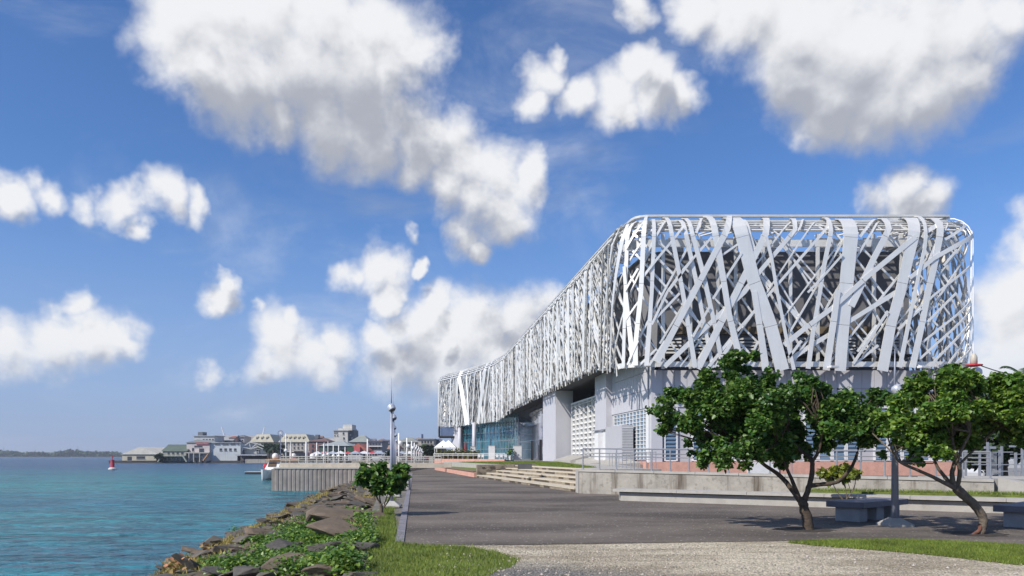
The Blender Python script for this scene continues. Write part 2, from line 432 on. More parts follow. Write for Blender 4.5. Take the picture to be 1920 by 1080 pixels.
# ---- asphalt promenade
def asphalt_mat():
    m = bpy.data.materials.new('asphalt'); m.use_nodes = True
    N = m.node_tree.nodes; L = m.node_tree.links; b = N['Principled BSDF']; b.inputs['Roughness'].default_value = 0.9
    geo = N.new('ShaderNodeNewGeometry')
    def noise(scale, sx=1, sy=1, detail=6, rough=0.6):
        mp = N.new('ShaderNodeMapping'); L.new(geo.outputs['Position'], mp.inputs[0]); mp.inputs['Scale'].default_value = (sx, sy, 1)
        n = N.new('ShaderNodeTexNoise'); n.inputs['Scale'].default_value = scale; n.inputs['Detail'].default_value = detail; n.inputs['Roughness'].default_value = rough
        L.new(mp.outputs[0], n.inputs['Vector']); return n.outputs[0]
    def rmp(x, lo, hi, a, c):
        r = N.new('ShaderNodeMapRange'); L.new(x, r.inputs[0]); r.inputs[1].default_value, r.inputs[2].default_value, r.inputs[3].default_value, r.inputs[4].default_value = lo, hi, a, c
        return r.outputs[0]
    def mix(f, a, c):
        x = N.new('ShaderNodeMix'); x.data_type = 'RGBA'; L.new(f, x.inputs[0])
        for i, q in ((6, a), (7, c)):
            if isinstance(q, tuple): x.inputs[i].default_value = (*q, 1)
            else: L.new(q, x.inputs[i])
        return x.outputs[2]
    c = mix(rmp(noise(0.5, 0.6, 1.0), 0.35, 0.65, 0, 1), (0.080, 0.064, 0.053), (0.165, 0.138, 0.115))
    c = mix(rmp(noise(0.28, 0.5, 1.0, 7), 0.47, 0.62, 0, 0.85), c, (0.026, 0.020, 0.017))          # broad darker bands laid by noise
    vor = N.new('ShaderNodeTexVoronoi'); vor.inputs['Scale'].default_value = 9; L.new(geo.outputs['Position'], vor.inputs['Vector'])
    chips = rmp(vor.outputs['Distance'], 0.13, 0.26, 0.9, 0.0)
    gate = rmp(noise(5, 1, 1, 4), 0.44, 0.60, 0, 1)
    mu = N.new('ShaderNodeMath'); mu.operation = 'MULTIPLY'; L.new(chips, mu.inputs[0]); L.new(gate, mu.inputs[1])
    c = mix(mu.outputs[0], c, (0.55, 0.50, 0.44))
    c = mix(rmp(noise(45, 1, .4, 3), 0.42, 0.7, 0, 0.5), c, (0.21, 0.172, 0.138))
    L.new(c, b.inputs['Base Color'])
    bp = N.new('ShaderNodeBump'); bp.inputs['Strength'].default_value = 0.5; bp.inputs['Distance'].default_value = 0.02
    L.new(noise(60, 1, 1, 4), bp.inputs['Height']); L.new(bp.outputs[0], b.inputs['Normal'])
    return m
ASPH = asphalt_mat()
front = [on(752, 1019), on(800, 1021), on(880, 1022), on(1000, 1021), on(1100, 1019.5), on(1250, 1017), on(1400, 1015), on(1560, 1012), on(1760, 1014), on(1990, 1025), on(2400, 1030)]
poly = [(p.x, p.y) for p in front] + [(60, 16), (60, 130), (-10, 200), (kerb_x(330), 330)] + [(kerb_x(D), D) for D in (150, 70, 40, 28, 20)]
m = MB(); m.add([(x, y, 0.0) for x, y in poly], [tuple(range(len(poly)))])
tag(m.build('promenade', ASPH), kind='structure')
# pale kerb stripe along the sea side of the asphalt
m = MB()
Ds = [14.2 + i * 1.2 for i in range(int((70 - 14.2) / 1.2))]
for a, b in zip(Ds[:-1], Ds[1:]):
    m.prism([(kerb_x(a) - 0.10, a), (kerb_x(a) + 0.07, a), (kerb_x(b) + 0.07, b - 0.02), (kerb_x(b) - 0.10, b - 0.02)], -0.05, 0.022)
kerb = m.build('kerb', mat('kerb_concrete', (0.20, 0.19, 0.215), 0.85, 0.2, 3, spots=((0.1, 0.1, 0.07), 4, 0.5, 0.7, 0.6), coords='World')); tag(kerb, kind='structure')

# ---- gravel forecourt
def gravel_mat():
    m = bpy.data.materials.new('gravel'); m.use_nodes = True
    N = m.node_tree.nodes; L = m.node_tree.links; b = N['Principled BSDF']; b.inputs['Roughness'].default_value = 0.95
    geo = N.new('ShaderNodeNewGeometry')
    def noise(scale, sx=1, sy=1, detail=6, off=0.0):
        mp = N.new('ShaderNodeMapping'); L.new(geo.outputs['Position'], mp.inputs[0]); mp.inputs['Scale'].default_value = (sx, sy, 1); mp.inputs['Location'].default_value = (off, off * 0.7, 0)
        n = N.new('ShaderNodeTexNoise'); n.inputs['Scale'].default_value = scale; n.inputs['Detail'].default_value = detail; n.inputs['Roughness'].default_value = 0.62
        L.new(mp.outputs[0], n.inputs['Vector']); return n.outputs[0]
    def rmp(x, lo, hi, a, c):
        r = N.new('ShaderNodeMapRange'); L.new(x, r.inputs[0]); r.inputs[1].default_value, r.inputs[2].default_value, r.inputs[3].default_value, r.inputs[4].default_value = lo, hi, a, c
        return r.outputs[0]
    def mix(f, a, c):
        x = N.new('ShaderNodeMix'); x.data_type = 'RGBA'; L.new(f, x.inputs[0])
        for i, q in ((6, a), (7, c)):
            if isinstance(q, tuple): x.inputs[i].default_value = (*q, 1)
            else: L.new(q, x.inputs[i])
        return x.outputs[2]
    sep = N.new('ShaderNodeSeparateXYZ'); L.new(geo.outputs['Position'], sep.inputs[0])
    # pale coral gravel spread on a dark stony base: the base shows nearer the forecourt's middle
    yy = N.new('ShaderNodeMath'); yy.operation = 'MULTIPLY_ADD'; L.new(noise(0.45, 0.5, 1.4, 5), yy.inputs[0]); yy.inputs[1].default_value = 3.2
    xx = N.new('ShaderNodeMath'); xx.operation = 'MULTIPLY_ADD'; L.new(rmp(sep.outputs['X'], 0.6, 4.5, 0, 2.6), xx.inputs[0]); xx.inputs[1].default_value = 1.0; L.new(sep.outputs['Y'], xx.inputs[2]); L.new(xx.outputs[0], yy.inputs[2])
    base = rmp(yy.outputs[0], 12.3, 13.6, 1.0, 0.0)
    pale = mix(rmp(noise(0.8, .5, 1.6), 0.42, 0.6, 0, 1), (0.52, 0.455, 0.335), (0.32, 0.265, 0.185))
    dark = mix(rmp(noise(40, 1, 1, 3), 0.4, 0.65, 0, 1), (0.10, 0.092, 0.085), (0.27, 0.25, 0.22))
    c = mix(base, pale, dark)
    v = N.new('ShaderNodeTexVoronoi'); v.inputs['Scale'].default_value = 34; L.new(geo.outputs['Position'], v.inputs['Vector'])
    hs = N.new('ShaderNodeHueSaturation'); L.new(c, hs.inputs['Color'])
    sp = N.new('ShaderNodeSeparateColor'); L.new(v.outputs['Color'], sp.inputs[0])
    L.new(rmp(sp.outputs[0], 0, 1, 0.55, 1.4), hs.inputs['Value'])
    L.new(hs.outputs[0], b.inputs['Base Color'])
    bp = N.new('ShaderNodeBump'); bp.inputs['Strength'].default_value = 0.8; bp.inputs['Distance'].default_value = 0.03
    L.new(v.outputs['Distance'], bp.inputs['Height']); bp.invert = True; L.new(bp.outputs[0], b.inputs['Normal'])
    return m
poly = [(-1.2, -30), (40, -30), (40, 13.0)] + [(p.x, p.y + 0.06) for p in front[::-1]] + [(-1.9, 13.9), (-1.6, 8)]
m = MB(); m.add([(x, y, -0.008) for x, y in poly], [tuple(range(len(poly)))])
tag(m.build('gravel_forecourt', gravel_mat()), kind='structure')
# loose stones on it
def stones():
    n = 5200
    D = 9.2 + 5.0 * rng.random(n) ** 1.2; X = -1.2 + rng.random(n) * 14
    base = np.array([[1, 0, 0], [-1, 0, 0], [0, 1, 0], [0, -1, 0], [0, 0, 1], [0, 0, -0.4]], float)
    tri = np.array([[0, 2, 4], [2, 1, 4], [1, 3, 4], [3, 0, 4]])
    s = 0.006 + 0.02 * rng.random(n) ** 2.2
    keep = D < 13.75
    V = base[None] * s[:, None, None] * (0.6 + 0.8 * rng.random((n, 6, 3)))
    a = rng.random(n) * 6.28; ca, sa = np.cos(a), np.sin(a)
    Vx = V[..., 0] * ca[:, None] - V[..., 1] * sa[:, None] + X[:, None]; Vy = V[..., 0] * sa[:, None] + V[..., 1] * ca[:, None] + D[:, None]
    P = np.stack([Vx, Vy, V[..., 2] - 0.004], -1)[keep]
    k = len(P); Fc = (tri[None] + 6 * np.arange(k)[:, None, None]).ravel()
    return np_mesh('loose_stones', P.reshape(-1, 3), Fc, 3, mat('loose_stone', (0.34, 0.31, 0.26), 0.9, 0.2, 3, island=0.5))
tag(stones(), 'pale loose pebbles strewn over the gravel forecourt', 'pebbles', kind='stuff')

# ---- grass sheets with blades
def inside(poly, x, y):
    r = np.zeros(len(x), bool); n = len(poly)
    for i in range(n):
        x1, y1 = poly[i]; x2, y2 = poly[(i + 1) % n]
        c = ((y1 > y) != (y2 > y)) & (x < (x2 - x1) * (y - y1) / (y2 - y1 + 1e-12) + x1)
        r ^= c
    return r
def blades(name, poly, n, h, w, z, material, label, ragged=0.15):
    xs = [p[0] for p in poly]; ys = [p[1] for p in poly]
    x = min(xs) + rng.random(n * 3) * (max(xs) - min(xs)); y = min(ys) + rng.random(n * 3) * (max(ys) - min(ys))
    x += rng.normal(0, ragged, n * 3); y += rng.normal(0, ragged * 1.5, n * 3)
    k = inside(poly, x, y); x = x[k][:n] ; y = y[k][:n]
    x += rng.normal(0, ragged, len(x)); y += rng.normal(0, ragged, len(x))
    n = len(x); zz = z(x, y) if callable(z) else np.full(n, z)
    a = rng.random(n) * 6.28; hh = h * (0.45 + 0.9 * rng.random(n)); ww = w * (0.6 + 0.8 * rng.random(n))
    lean = rng.normal(0, 0.45, (n, 2)) * hh[:, None]
    P = np.zeros((n, 3, 3)); cx, sx = np.cos(a) * ww, np.sin(a) * ww
    P[:, 0] = np.stack([x - cx, y - sx, zz - 0.005], -1); P[:, 1] = np.stack([x + cx, y + sx, zz - 0.005], -1)
    P[:, 2] = np.stack([x + lean[:, 0], y + lean[:, 1], zz + hh], -1)
    o = np_mesh(name, P.reshape(-1, 3), np.arange(n * 3), 3, material)
    return tag(o, label, 'grass', kind='stuff')
def sheet(name, poly, z, material):
    m = MB(); m.add([(x, y, z) for x, y in poly], [tuple(range(len(poly)))])
    o = m.build(name, material)
    if o.data.polygons[0].normal.z < 0: o.data.flip_normals()
    return tag(o, kind='structure')
TURF = mat('turf', (0.13, 0.16, 0.030), 0.95, 0.35, 2.5, bump=0.4, bscale=40, coords='World')
gl = [on(u, v) for u, v in ((676, 1100), (690, 1040), (706, 985), (712, 960), (726, 940), (735, 925), (741, 925), (737, 960), (744, 1000), (752, 1018), (800, 1022), (870, 1024), (930, 1034), (972, 1048), (960, 1062), (925, 1072), (890, 1095))]
gl = [(p.x, p.y) for p in gl]
sheet('grass_verge', gl, -0.002, TURF)
blades('verge_grass', gl, 52000, 0.055, 0.005, 0.0, GRASS, 'bright green grass verge between the rocks and the asphalt', 0.05)
gr = [on(u, v) for u, v in ((1475, 1017), (1560, 1013), (1680, 1012), (1800, 1016), (1940, 1024), (1990, 1062), (1900, 1058), (1800, 1046), (1700, 1036), (1600, 1028), (1530, 1023))]
gr = [(p.x, p.y) for p in gr]
sheet('grass_strip', gr, 0.004, TURF)
blades('strip_grass', gr, 42000, 0.038, 0.005, 0.005, GRASS, 'green grass strip between the asphalt and the pale gravel', 0.06)

# ---- embankment with rocks
def hash2(x, y): return np.sin(x * 1.7 + np.sin(y * 1.3) * 2.0) * 0.5 + np.sin(y * 2.3 + x * 0.6) * 0.5
def bank_z(x, D):
    x = np.asarray(x, float); D = np.asarray(D, float)
    t = np.clip((bank_top(D) - x) / (bank_top(D) - water_x(D)), -0.2, 1.5)
    z = -0.06 - 1.80 * (t ** 1.12 * np.sign(t) if np.isscalar(t) else np.sign(t) * np.abs(t) ** 1.12)
    return z + 0.10 * hash2(x * 1.3, D * 1.1) * np.clip(t * 4, 0, 1)
m = MB(); nI, nJ = 96, 18
DD = [5.0 + 71.0 * (i / nI) ** 1.5 for i in range(nI + 1)]
vs = []
for D in DD:
    for j in range(nJ + 1):
        x = bank_top(D) + 0.25 - (bank_top(D) + 0.25 - water_x(D) + 0.9) * j / nJ
        vs.append((x, D, float(bank_z(x, D))))
fs = [(i * (nJ + 1) + j, (i + 1) * (nJ + 1) + j, (i + 1) * (nJ + 1) + j + 1, i * (nJ + 1) + j + 1) for i in range(nI) for j in range(nJ)]
m.add(vs, [f[::-1] for f in fs])
SOIL = mat('bank_soil', (0.095, 0.072, 0.045), 0.95, 0.4, 1.5, bump=0.6, bscale=9, spots=((0.07, 0.10, 0.025), 1.2, 0.5, 0.62, 0.8), coords='World')
bank = m.build('embankment', SOIL, smooth=True); tag(bank, kind='structure')
if bank.data.polygons[0].normal.z < 0: bank.data.flip_normals()
ROCK = [mat('basalt_grey', (0.125, 0.108, 0.088), 0.85, 0.32, 2.2, bump=0.6, bscale=9, spots=((0.30, 0.27, 0.225), 3.0, 0.54, 0.72, 0.6)),
        mat('basalt_brown', (0.140, 0.105, 0.074), 0.85, 0.32, 2.2, bump=0.6, bscale=9, spots=((0.30, 0.235, 0.16), 2.5, 0.52, 0.7, 0.6)),
        mat('basalt_dark', (0.088, 0.078, 0.068), 0.8, 0.3, 2.5, bump=0.6, bscale=9, spots=((0.22, 0.2, 0.18), 3.5, 0.56, 0.72, 0.5))]
def rock_mesh(seed, flat, k=0):
    r = random.Random(seed); bm = bmesh.new()
    for _ in range(15):
        v = Vector((r.gauss(0, 1), r.gauss(0, 1), r.gauss(0, 1))).normalized()
        v = Vector((max(-0.8, min(0.8, v.x)), max(-0.75, min(0.75, v.y)), max(-0.6, min(0.62, v.z)) * flat)) * r.uniform(0.55, 0.68)
        bm.verts.new(v)
    res = bmesh.ops.convex_hull(bm, input=bm.verts)
    bmesh.ops.delete(bm, geom=[v for v in bm.verts if not v.link_faces], context='VERTS')
    bmesh.ops.bevel(bm, geom=list(bm.edges), offset=0.022, segments=1, affect='EDGES', clamp_overlap=True)
    me = bpy.data.meshes.new('rock'); bm.to_mesh(me); bm.free(); me.materials.append(ROCK[k]); return me
rocks = [rock_mesh(40 + i, 0.72, i % 3) for i in range(18)]
placed = []
def place_rock(x, D, s, up=0.0, rot=None, tilt=0.16, stretch=None):
    me = random.choice(rocks)
    o = bpy.data.objects.new('rock', me)
    z = float(bank_z(x, D)) + s * 0.115 + up
    o.location = (x, D, z); st = stretch or (1.35, 0.95, 0.50)
    o.scale = (s * st[0], s * st[1], s * st[2])
    o.rotation_euler = (random.gauss(0, tilt), random.gauss(0, tilt) + 0.16, rot if rot is not None else random.uniform(0, 6.28))
    link(o, bank)
# hand-placed big slabs of the photograph: pixel, apparent width in pixels
for u, v, wpx, r_ in ((650, 985, 120, 0.1), (660, 1012, 125, 0.0), (640, 1045, 105, 0.25), (690, 1060, 70, 1.2), (560, 1045, 95, 0.3), (505, 1050, 80, 0.6), (590, 1062, 110, -0.1), (620, 1078, 80, 0.2), (560, 1075, 95, 0.1),
                      (450, 1058, 70, 0.5), (470, 1020, 60, 0.6), (430, 1035, 60, 0.6), (612, 1020, 30, 0.2), (545, 1078, 40, 0.0), (707, 952, 40, 1.5), (690, 1035, 60, 0.2), (480, 1080, 80, 0.2), (395, 1050, 60, 0.5), (360, 1070, 70, 0.5), (680, 1085, 60, 0.7)):
    D = 10.2
    for _ in range(30):
        x = (u - CU) / F * D; D = (EYE - float(bank_z(x, D))) * F / (v - HV)
    s = wpx / F * D
    place_rock((u - CU) / F * D, D, s * 0.95, rot=r_)
    placed.append(((u - CU) / F * D, D, s * 0.5))
random.seed(21)
tries = 0
while len(placed) < 290 and tries < 9000:
    tries += 1
    D = 9.0 + 58 * random.random() ** 1.35
    t = random.random() ** 0.9
    x = bank_top(D) - 0.35 - (bank_top(D) - water_x(D) - 0.3) * t
    s = random.uniform(0.35, 0.95) * (0.75 if D < 22 else 1.0)
    if any((x - a) ** 2 + (D - b) ** 2 < (0.42 * (s + c * 2)) ** 2 for a, b, c in placed): continue
    placed.append((x, D, s * 0.5)); place_rock(x, D, s, rot=random.gauss(0.5, 0.6))
# creeping plants and dry grass on the bank
def leaves(P, size, up=0.5, fold=0.25, droop=0.0, heart=False):
    """leaf-sized folded faces at points P (n,3): vertices and quads"""
    n = len(P)
    nrm = rng.normal(0, 1, (n, 3)); nrm[:, 2] = np.abs(nrm[:, 2]) + up * 2.0; nrm /= np.linalg.norm(nrm, axis=1)[:, None]
    t = rng.normal(0, 1, (n, 3)); t[:, 2] -= droop; t -= nrm * (t * nrm).sum(1)[:, None]; t /= np.linalg.norm(t, axis=1)[:, None]
    s = np.cross(nrm, t); L_ = (size * (0.65 + 0.7 * rng.random(n)))[:, None]
    wide = 0.42 if heart else 0.3
    b = P; tip = P + t * L_
    def side(sg, f, w): return P + t * L_ * f + s * L_ * w * sg + nrm * L_ * w * fold
    V = np.stack([b, tip, side(1, 0.62, wide * 0.75), side(1, 0.2, wide), side(-1, 0.2, wide), side(-1, 0.62, wide * 0.75)], 1)
    q = np.array([0, 1, 2, 3, 0, 4, 5, 1])
    return V.reshape(-1, 3), (q[None] + 6 * np.arange(n)[:, None]).ravel()
def patch_points(px, n):
    P = []
    for u, v, ru, rv, wt in px:
        k = int(n * wt)
        uu = u + rng.normal(0, ru / 2, k); vv = v + rng.normal(0, rv / 2, k)
        D = np.full(k, 15.0)
        for _ in range(25):
            x = (uu - CU) / F * D; D = np.clip((EYE - bank_z(x, D)) * F / np.maximum(vv - HV, 12), 6, 70)
        x = (uu - CU) / F * D
        ok = (x < bank_top(D) + 0.2)
        P.append(np.stack([x, D, bank_z(x, D) + 0.05 + 0.26 * rng.random(k) ** 1.4], -1)[ok])
    return np.concatenate(P)
P = patch_points([(590, 1005, 50, 16, 1.2), (560, 1020, 40, 12, .8), (500, 1030, 40, 10, .5), (620, 1050, 40, 12, .6), (545, 1060, 40, 10, .5), (420, 1070, 40, 10, .6), (520, 1078, 50, 8, .6), (650, 975, 30, 8, .4), (680, 985, 20, 8, .25), (640, 1075, 40, 8, .5), (430, 1000, 20, 4, .1), (690, 1020, 15, 12, .3), (480, 1062, 30, 8, .4), (600, 985, 40, 8, .4), (560, 1000, 50, 10, .5), (640, 1010, 25, 10, .3), (610, 1030, 40, 8, .4), (520, 1045, 50, 8, .5), (590, 1070, 60, 6, .5), (660, 1030, 20, 8, .2)], 3200)
v_, f_ = leaves(P, 0.068, up=0.5, heart=True)
tag(np_mesh('creeping_plants', v_, f_, 4, LEAFB), 'green creeping plants covering the gaps between the embankment rocks', 'creeper', kind='stuff')
dp = []
for k in range(16):
    f = k / 15; D0 = 22 + f * 46
    n = 420; D = D0 + rng.normal(0, 1.8, n); x = water_x(D) + 0.5 + np.abs(rng.normal(0, 0.75, n))
    dp.append(np.stack([x, D], -1))
dp.append(np.stack([*(lambda q: (q[:, 0], q[:, 1]))(patch_points([(600, 985, 50, 8, 1), (640, 1000, 30, 10, .7), (350, 1060, 40, 10, .8), (400, 1055, 30, 10, .4), (680, 925, 20, 12, .6)], 900))], -1))
dp = np.concatenate(dp); n = len(dp)
zz = bank_z(dp[:, 0], dp[:, 1]); a = rng.random(n) * 6.28; hh = 0.10 + 0.18 * rng.random(n); ww = 0.018 + 0.018 * rng.random(n); ln = rng.normal(0, .5, (n, 2)) * hh[:, None]
P = np.zeros((n, 3, 3)); P[:, 0] = np.stack([dp[:, 0] - np.cos(a) * ww, dp[:, 1] - np.sin(a) * ww, zz], -1); P[:, 1] = np.stack([dp[:, 0] + np.cos(a) * ww, dp[:, 1] + np.sin(a) * ww, zz], -1)
P[:, 2] = np.stack([dp[:, 0] + ln[:, 0], dp[:, 1] + ln[:, 1], zz + hh], -1)
tag(np_mesh('dry_bank_grass', P.reshape(-1, 3), np.arange(n * 3), 3, DRY), 'yellow dry grass along the waterline of the rock embankment', 'grass', kind='stuff')
# withered leaves in the near corner
P = patch_points([(330, 1070, 26, 14, 1), (385, 1045, 14, 8, .5)], 60); P[:, 2] += 0.1
v_, f_ = leaves(P, 0.12, up=0.2, heart=True)
tag(np_mesh('withered_leaves', v_, f_, 4, mat('withered_leaf', (0.36, 0.20, 0.085), 0.8, 0.3, 2, island=0.4)), 'withered orange-brown leaves at the foot of the embankment', 'dry leaves', kind='stuff')

# ================================================================== THE MEMORIAL BUILDING
ZB, ZH, RT = 8.7, 10.5, 1.8           # bottom of the screen, height of its upright part, radius of the roof edge
ctrl = [(34.0, 90.0), (37.9, 60.0), (8.8, 60.0), (-2.0, 143.0), (-6.2, 158.0), (-12.5, 172.0), (-18.5, 182.0), (-17.0, 193.0), (-6.0, 199.0), (8.0, 196.0)]
cuts = [0, 2.6, 2.9, 7, 7, 7, 4.5, 4.5, 5, 0]
pts = [Vector(ctrl[0])]
for i in range(1, len(ctrl) - 1):
    a, b, c = Vector(ctrl[i - 1]), Vector(ctrl[i]), Vector(ctrl[i + 1])
    p, q = b + (a - b).normalized() * cuts[i], b + (c - b).normalized() * cuts[i]
    for k in range(13):
        t = k / 12; pts.append(p * (1 - t) ** 2 + b * 2 * t * (1 - t) + q * t * t)
pts.append(Vector(ctrl[-1]))
PX = np.array([p.x for p in pts]); PY = np.array([p.y for p in pts])
seg = np.hypot(np.diff(PX), np.diff(PY)); S_ = np.concatenate([[0], np.cumsum(seg)])
STOT = S_[-1]
sg = np.arange(0, STOT, 0.2); gx = np.interp(sg, S_, PX); gy = np.interp(sg, S_, PY)
tx = np.gradient(gx); ty = np.gradient(gy); tl = np.hypot(tx, ty); nx_, ny_ = -ty / tl, tx / tl
ker = np.ones(9) / 9
nx_ = np.convolve(np.pad(nx_, 4, 'edge'), ker, 'valid'); ny_ = np.convolve(np.pad(ny_, 4, 'edge'), ker, 'valid')
def plan(s): return np.interp(s, sg, gx), np.interp(s, sg, gy), np.interp(s, sg, nx_), np.interp(s, sg, ny_)
def skin(s, t, off=0.0):
    x, y, nx, ny = plan(s)
    if t < ZH: a, ins, z = 0.0, 0.0, ZB + t
    elif t < ZH + RT * math.pi / 2:
        a = (t - ZH) / RT; ins = RT * (1 - math.cos(a)); z = ZB + ZH + RT * math.sin(a)
    else: a = math.pi / 2; ins = RT + t - ZH - RT * math.pi / 2; z = ZB + ZH + RT
    ins -= off * math.cos(a)
    return (float(x - nx * ins), float(y - ny * ins), z + off * math.sin(a))
TTOP = ZH + RT * math.pi / 2
S_FR = float(np.interp(30.0 + 0.2, S_, S_)); 
s_right = float(sg[np.argmin(np.hypot(gx - 37.6, gy - 60.3))]); s_left = float(sg[np.argmin(np.hypot(gx - 9.0, gy - 60.9))])
s_bend = float(sg[np.argmin(np.hypot(gx + 2.2, gy - 143.5))]); s_end = float(sg[np.argmin(np.hypot(gx + 18.2, gy - 184))])
rng_front = (sg > s_right - 2.5) & (sg < s_left + 2.5)
fu = CU + F * gx[rng_front] / gy[rng_front]; fs_ = sg[rng_front]
def st(u, v):
    """photo pixel on the front of the screen -> (s, t)"""
    s = float(fs_[np.argmin(np.abs(fu - u))]) if u < 1222 or u > 1800 else float(np.interp(-u, -fu, fs_))
    x, y, _, _ = plan(s); z = EYE + (HV - v) / F * float(y)
    h = z - ZB
    if h > ZH:
        a = math.asin(min(1.0, (h - ZH) / RT)); return s, ZH + RT * a
    return s, h
def foot(s):
    """the foot of the screen rises along the sea side"""
    y = float(plan(s)[1])
    if s < s_left or s > s_end: return 0.0
    f = min(1.0, max(0.0, (y - 61.5) / 6.0)) * min(1.0, max(0.0, (150.0 - y) / 28.0))
    return 1.25 * f * f * (3 - 2 * f)
def strip_geo(mb, path, w, off, thick, step=0.6, roll=0.0):
    """a band on the screen; path [(s,t)...], w a number or a list"""
    if not hasattr(w, '__len__'): w = [w] * len(path)
    q = []; 
    for i in range(len(path) - 1):
        (s0, t0), (s1, t1) = path[i], path[i + 1]
        L_ = math.hypot(s1 - s0, t1 - t0); k = max(1, int(L_ / step))
        for j in range(k): f = j / k; q.append((s0 + (s1 - s0) * f, t0 + (t1 - t0) * f, w[i] + (w[i + 1] - w[i]) * f))
    q.append((*path[-1], w[-1])); vs = []
    for i, (s, t, ww) in enumerate(q):
        a, b = q[max(i - 1, 0)], q[min(i + 1, len(q) - 1)]
        ds, dt = b[0] - a[0], b[1] - a[1]; l = math.hypot(ds, dt) or 1
        px, pt = -dt / l * ww / 2, ds / l * ww / 2
        for o_ in (off, off - thick):
            vs.append(skin(s + px, t + pt, o_ + roll * ww)); vs.append(skin(s - px, t - pt, o_ - roll * ww))
    fs = []
    for i in range(len(q) - 1):
        k = 4 * i
        fs += [(k, k + 1, k + 5, k + 4), (k + 2, k + 6, k + 7, k + 3), (k, k + 4, k + 6, k + 2), (k + 1, k + 3, k + 7, k + 5)]
    fs += [(0, 2, 3, 1), (4 * len(q) - 4, 4 * len(q) - 3, 4 * len(q) - 1, 4 * len(q) - 2)]
    mb.add(vs, fs)
B = thing('memorial_building', 'large museum wrapped in a white lattice of crossing aluminium bands', 'building', (20, 70, 0))
screen_mb = MB()
px2m = 60.0 / F
# bands traced on the front: pixels from top to bottom, width(s) in pixels; panels are cut at joints
FRONT = [
 ([(1182,403),(1178,440),(1171.5,550),(1170.5,688)], [9,9,8,8]), ([(1173,500),(1177,560),(1191,686)], [7,8,10]), ([(1211,403),(1209,440),(1202,550),(1193,646),(1192,686)], [7,8,8,8,9]),
 ([(1228,403),(1226,440),(1219.6,550),(1211,686)], [7,7,7,9]), ([(1252,403),(1258,440),(1279,550),(1302,690)], [7,8,8,9]),
 ([(1279,403),(1286,440),(1304,523),(1325,633),(1336,690)], [8,8,8,7,7]), ([(1289,403),(1297,440),(1317,513),(1342,624),(1354,692)], [7,8,9,8,8]),
 ([(1333,403),(1339,440),(1346,479),(1358,550),(1365,594),(1380,654),(1389,695)], [13,12,12,11,11,12,13]),
 ([(1379,403),(1389,440),(1410,523),(1424,560),(1442.6,609),(1465,695)], [29,26,25,25,24,26]),
 ([(1412,548),(1425,631),(1434,696)], [11,12,14]), ([(1400,403),(1405,440),(1419,486)], [6,6,6]),
 ([(1446,403),(1434,440),(1307,692)], [12,12,13]), ([(1378,403),(1362,432),(1337,478),(1298,552),(1230,680)], [9,12,11,11,12]),
 ([(1498,403),(1490,432),(1425,508),(1394,548),(1339,599),(1245,688)], [9,8,8,10,9,9]),
 ([(1434,445),(1444,485),(1455,550),(1471,631),(1486,694)], [6,6,6,6,7]), ([(1565,403),(1553,425),(1443,550),(1377,626),(1325,692)], [5,5,5,5,6]),
 ([(1559,403),(1556,436),(1541,508),(1535,550),(1522,624),(1513,692)], [7,8,8,7,8,9]),
 ([(1594,403),(1594,440),(1592,464),(1584,550),(1578,624),(1574,696)], [27,28,27,26,24,21]),
 ([(1668,403),(1666,430),(1636,486),(1606,550),(1594,575)], [11,11,11,13,13]), ([(1568,545),(1560,602),(1546,695)], [10,12,13]),
 ([(1720,403),(1712,436),(1698,494),(1685,550),(1668,609),(1652,696)], [24,22,20,20,19,21]),
 ([(1714,446),(1695,461),(1628,516),(1560,577),(1510,614),(1468,648)], [9,10,9,9,9,10]), ([(1700,535),(1670,554),(1596,600),(1550,630),(1520,648),(1476,678)], [9,9,8,8,8,9]),
 ([(1763,403),(1762,430),(1747,508),(1737,550),(1723,624),(1708,690)], [14,13,12,12,11,12]), ([(1735,403),(1730,464),(1711,550),(1699,609),(1683,690)], [6,6,6,7,8]),
 ([(1770,418),(1735,436),(1727,447)], [8,8,6]), ([(1815,437),(1747,486),(1702,523)], [8,8,7]), ([(1811,403),(1818,440),(1819,523),(1823,560),(1827,609),(1831,692)], [8,8,8,8,9,11]),
 ([(1824,405),(1835,440),(1837,538),(1838,690)], [6,5,5,6]),
 ([(1819,560),(1729,642)], 4), ([(1821,591),(1738,690)], 4), ([(1788,551),(1735,605)], 4), ([(1825,648),(1782,688)], 4), ([(1724,580),(1680,618)], 4), ([(1819,575),(1724,673)], 4),
 ([(1813,501),(1754,550),(1700,595)], 4), ([(1661,585),(1596,683)], 5), ([(1645,648),(1599,685)], 4.5), ([(1577,479),(1547,513),(1512,550)], 4), ([(1660,403),(1611,445)], 5),
 ([(1280,428),(1228,491),(1205,525)], 4.5), ([(1252,409),(1209,485)], 4.5), ([(1209,415),(1178,467)], 4), ([(1197,505),(1178,546)], 4), ([(1334,445),(1279,508),(1251,547),(1220,609)], 4.5),
 ([(1298,486),(1252,547)], 4), ([(1274,550),(1225,602)], 4.5), ([(1322,406),(1304,439)], 5), ([(1328,577),(1297,633)], 4.5), ([(1385,457),(1349,482)], 4), ([(1389,476),(1357,526),(1335,562)], 4.5),
 ([(1330,640),(1300,690)], 6), ([(1372,640),(1340,690)], 7), ([(1410,587),(1380,622)], 4.5), ([(1420,640),(1405,675)], 4), ([(1500,640),(1476,672)], 5), ([(1520,403),(1500,428),(1470,460)], 4), ([(1640,610),(1605,660)], 4),
 ([(1700,600),(1670,645)], 4), ([(1760,440),(1735,500)], 4), ([(1790,470),(1765,500)], 4), ([(1800,420),(1770,450)], 5), ([(1245,640),(1215,686)], 4), ([(1230,655),(1196,686)], 4), ([(1205,560),(1178,600)], 3.5), ([(1200,640),(1180,685)], 3.5),
]
scr = screen_mb_obj = None
front_parts = []
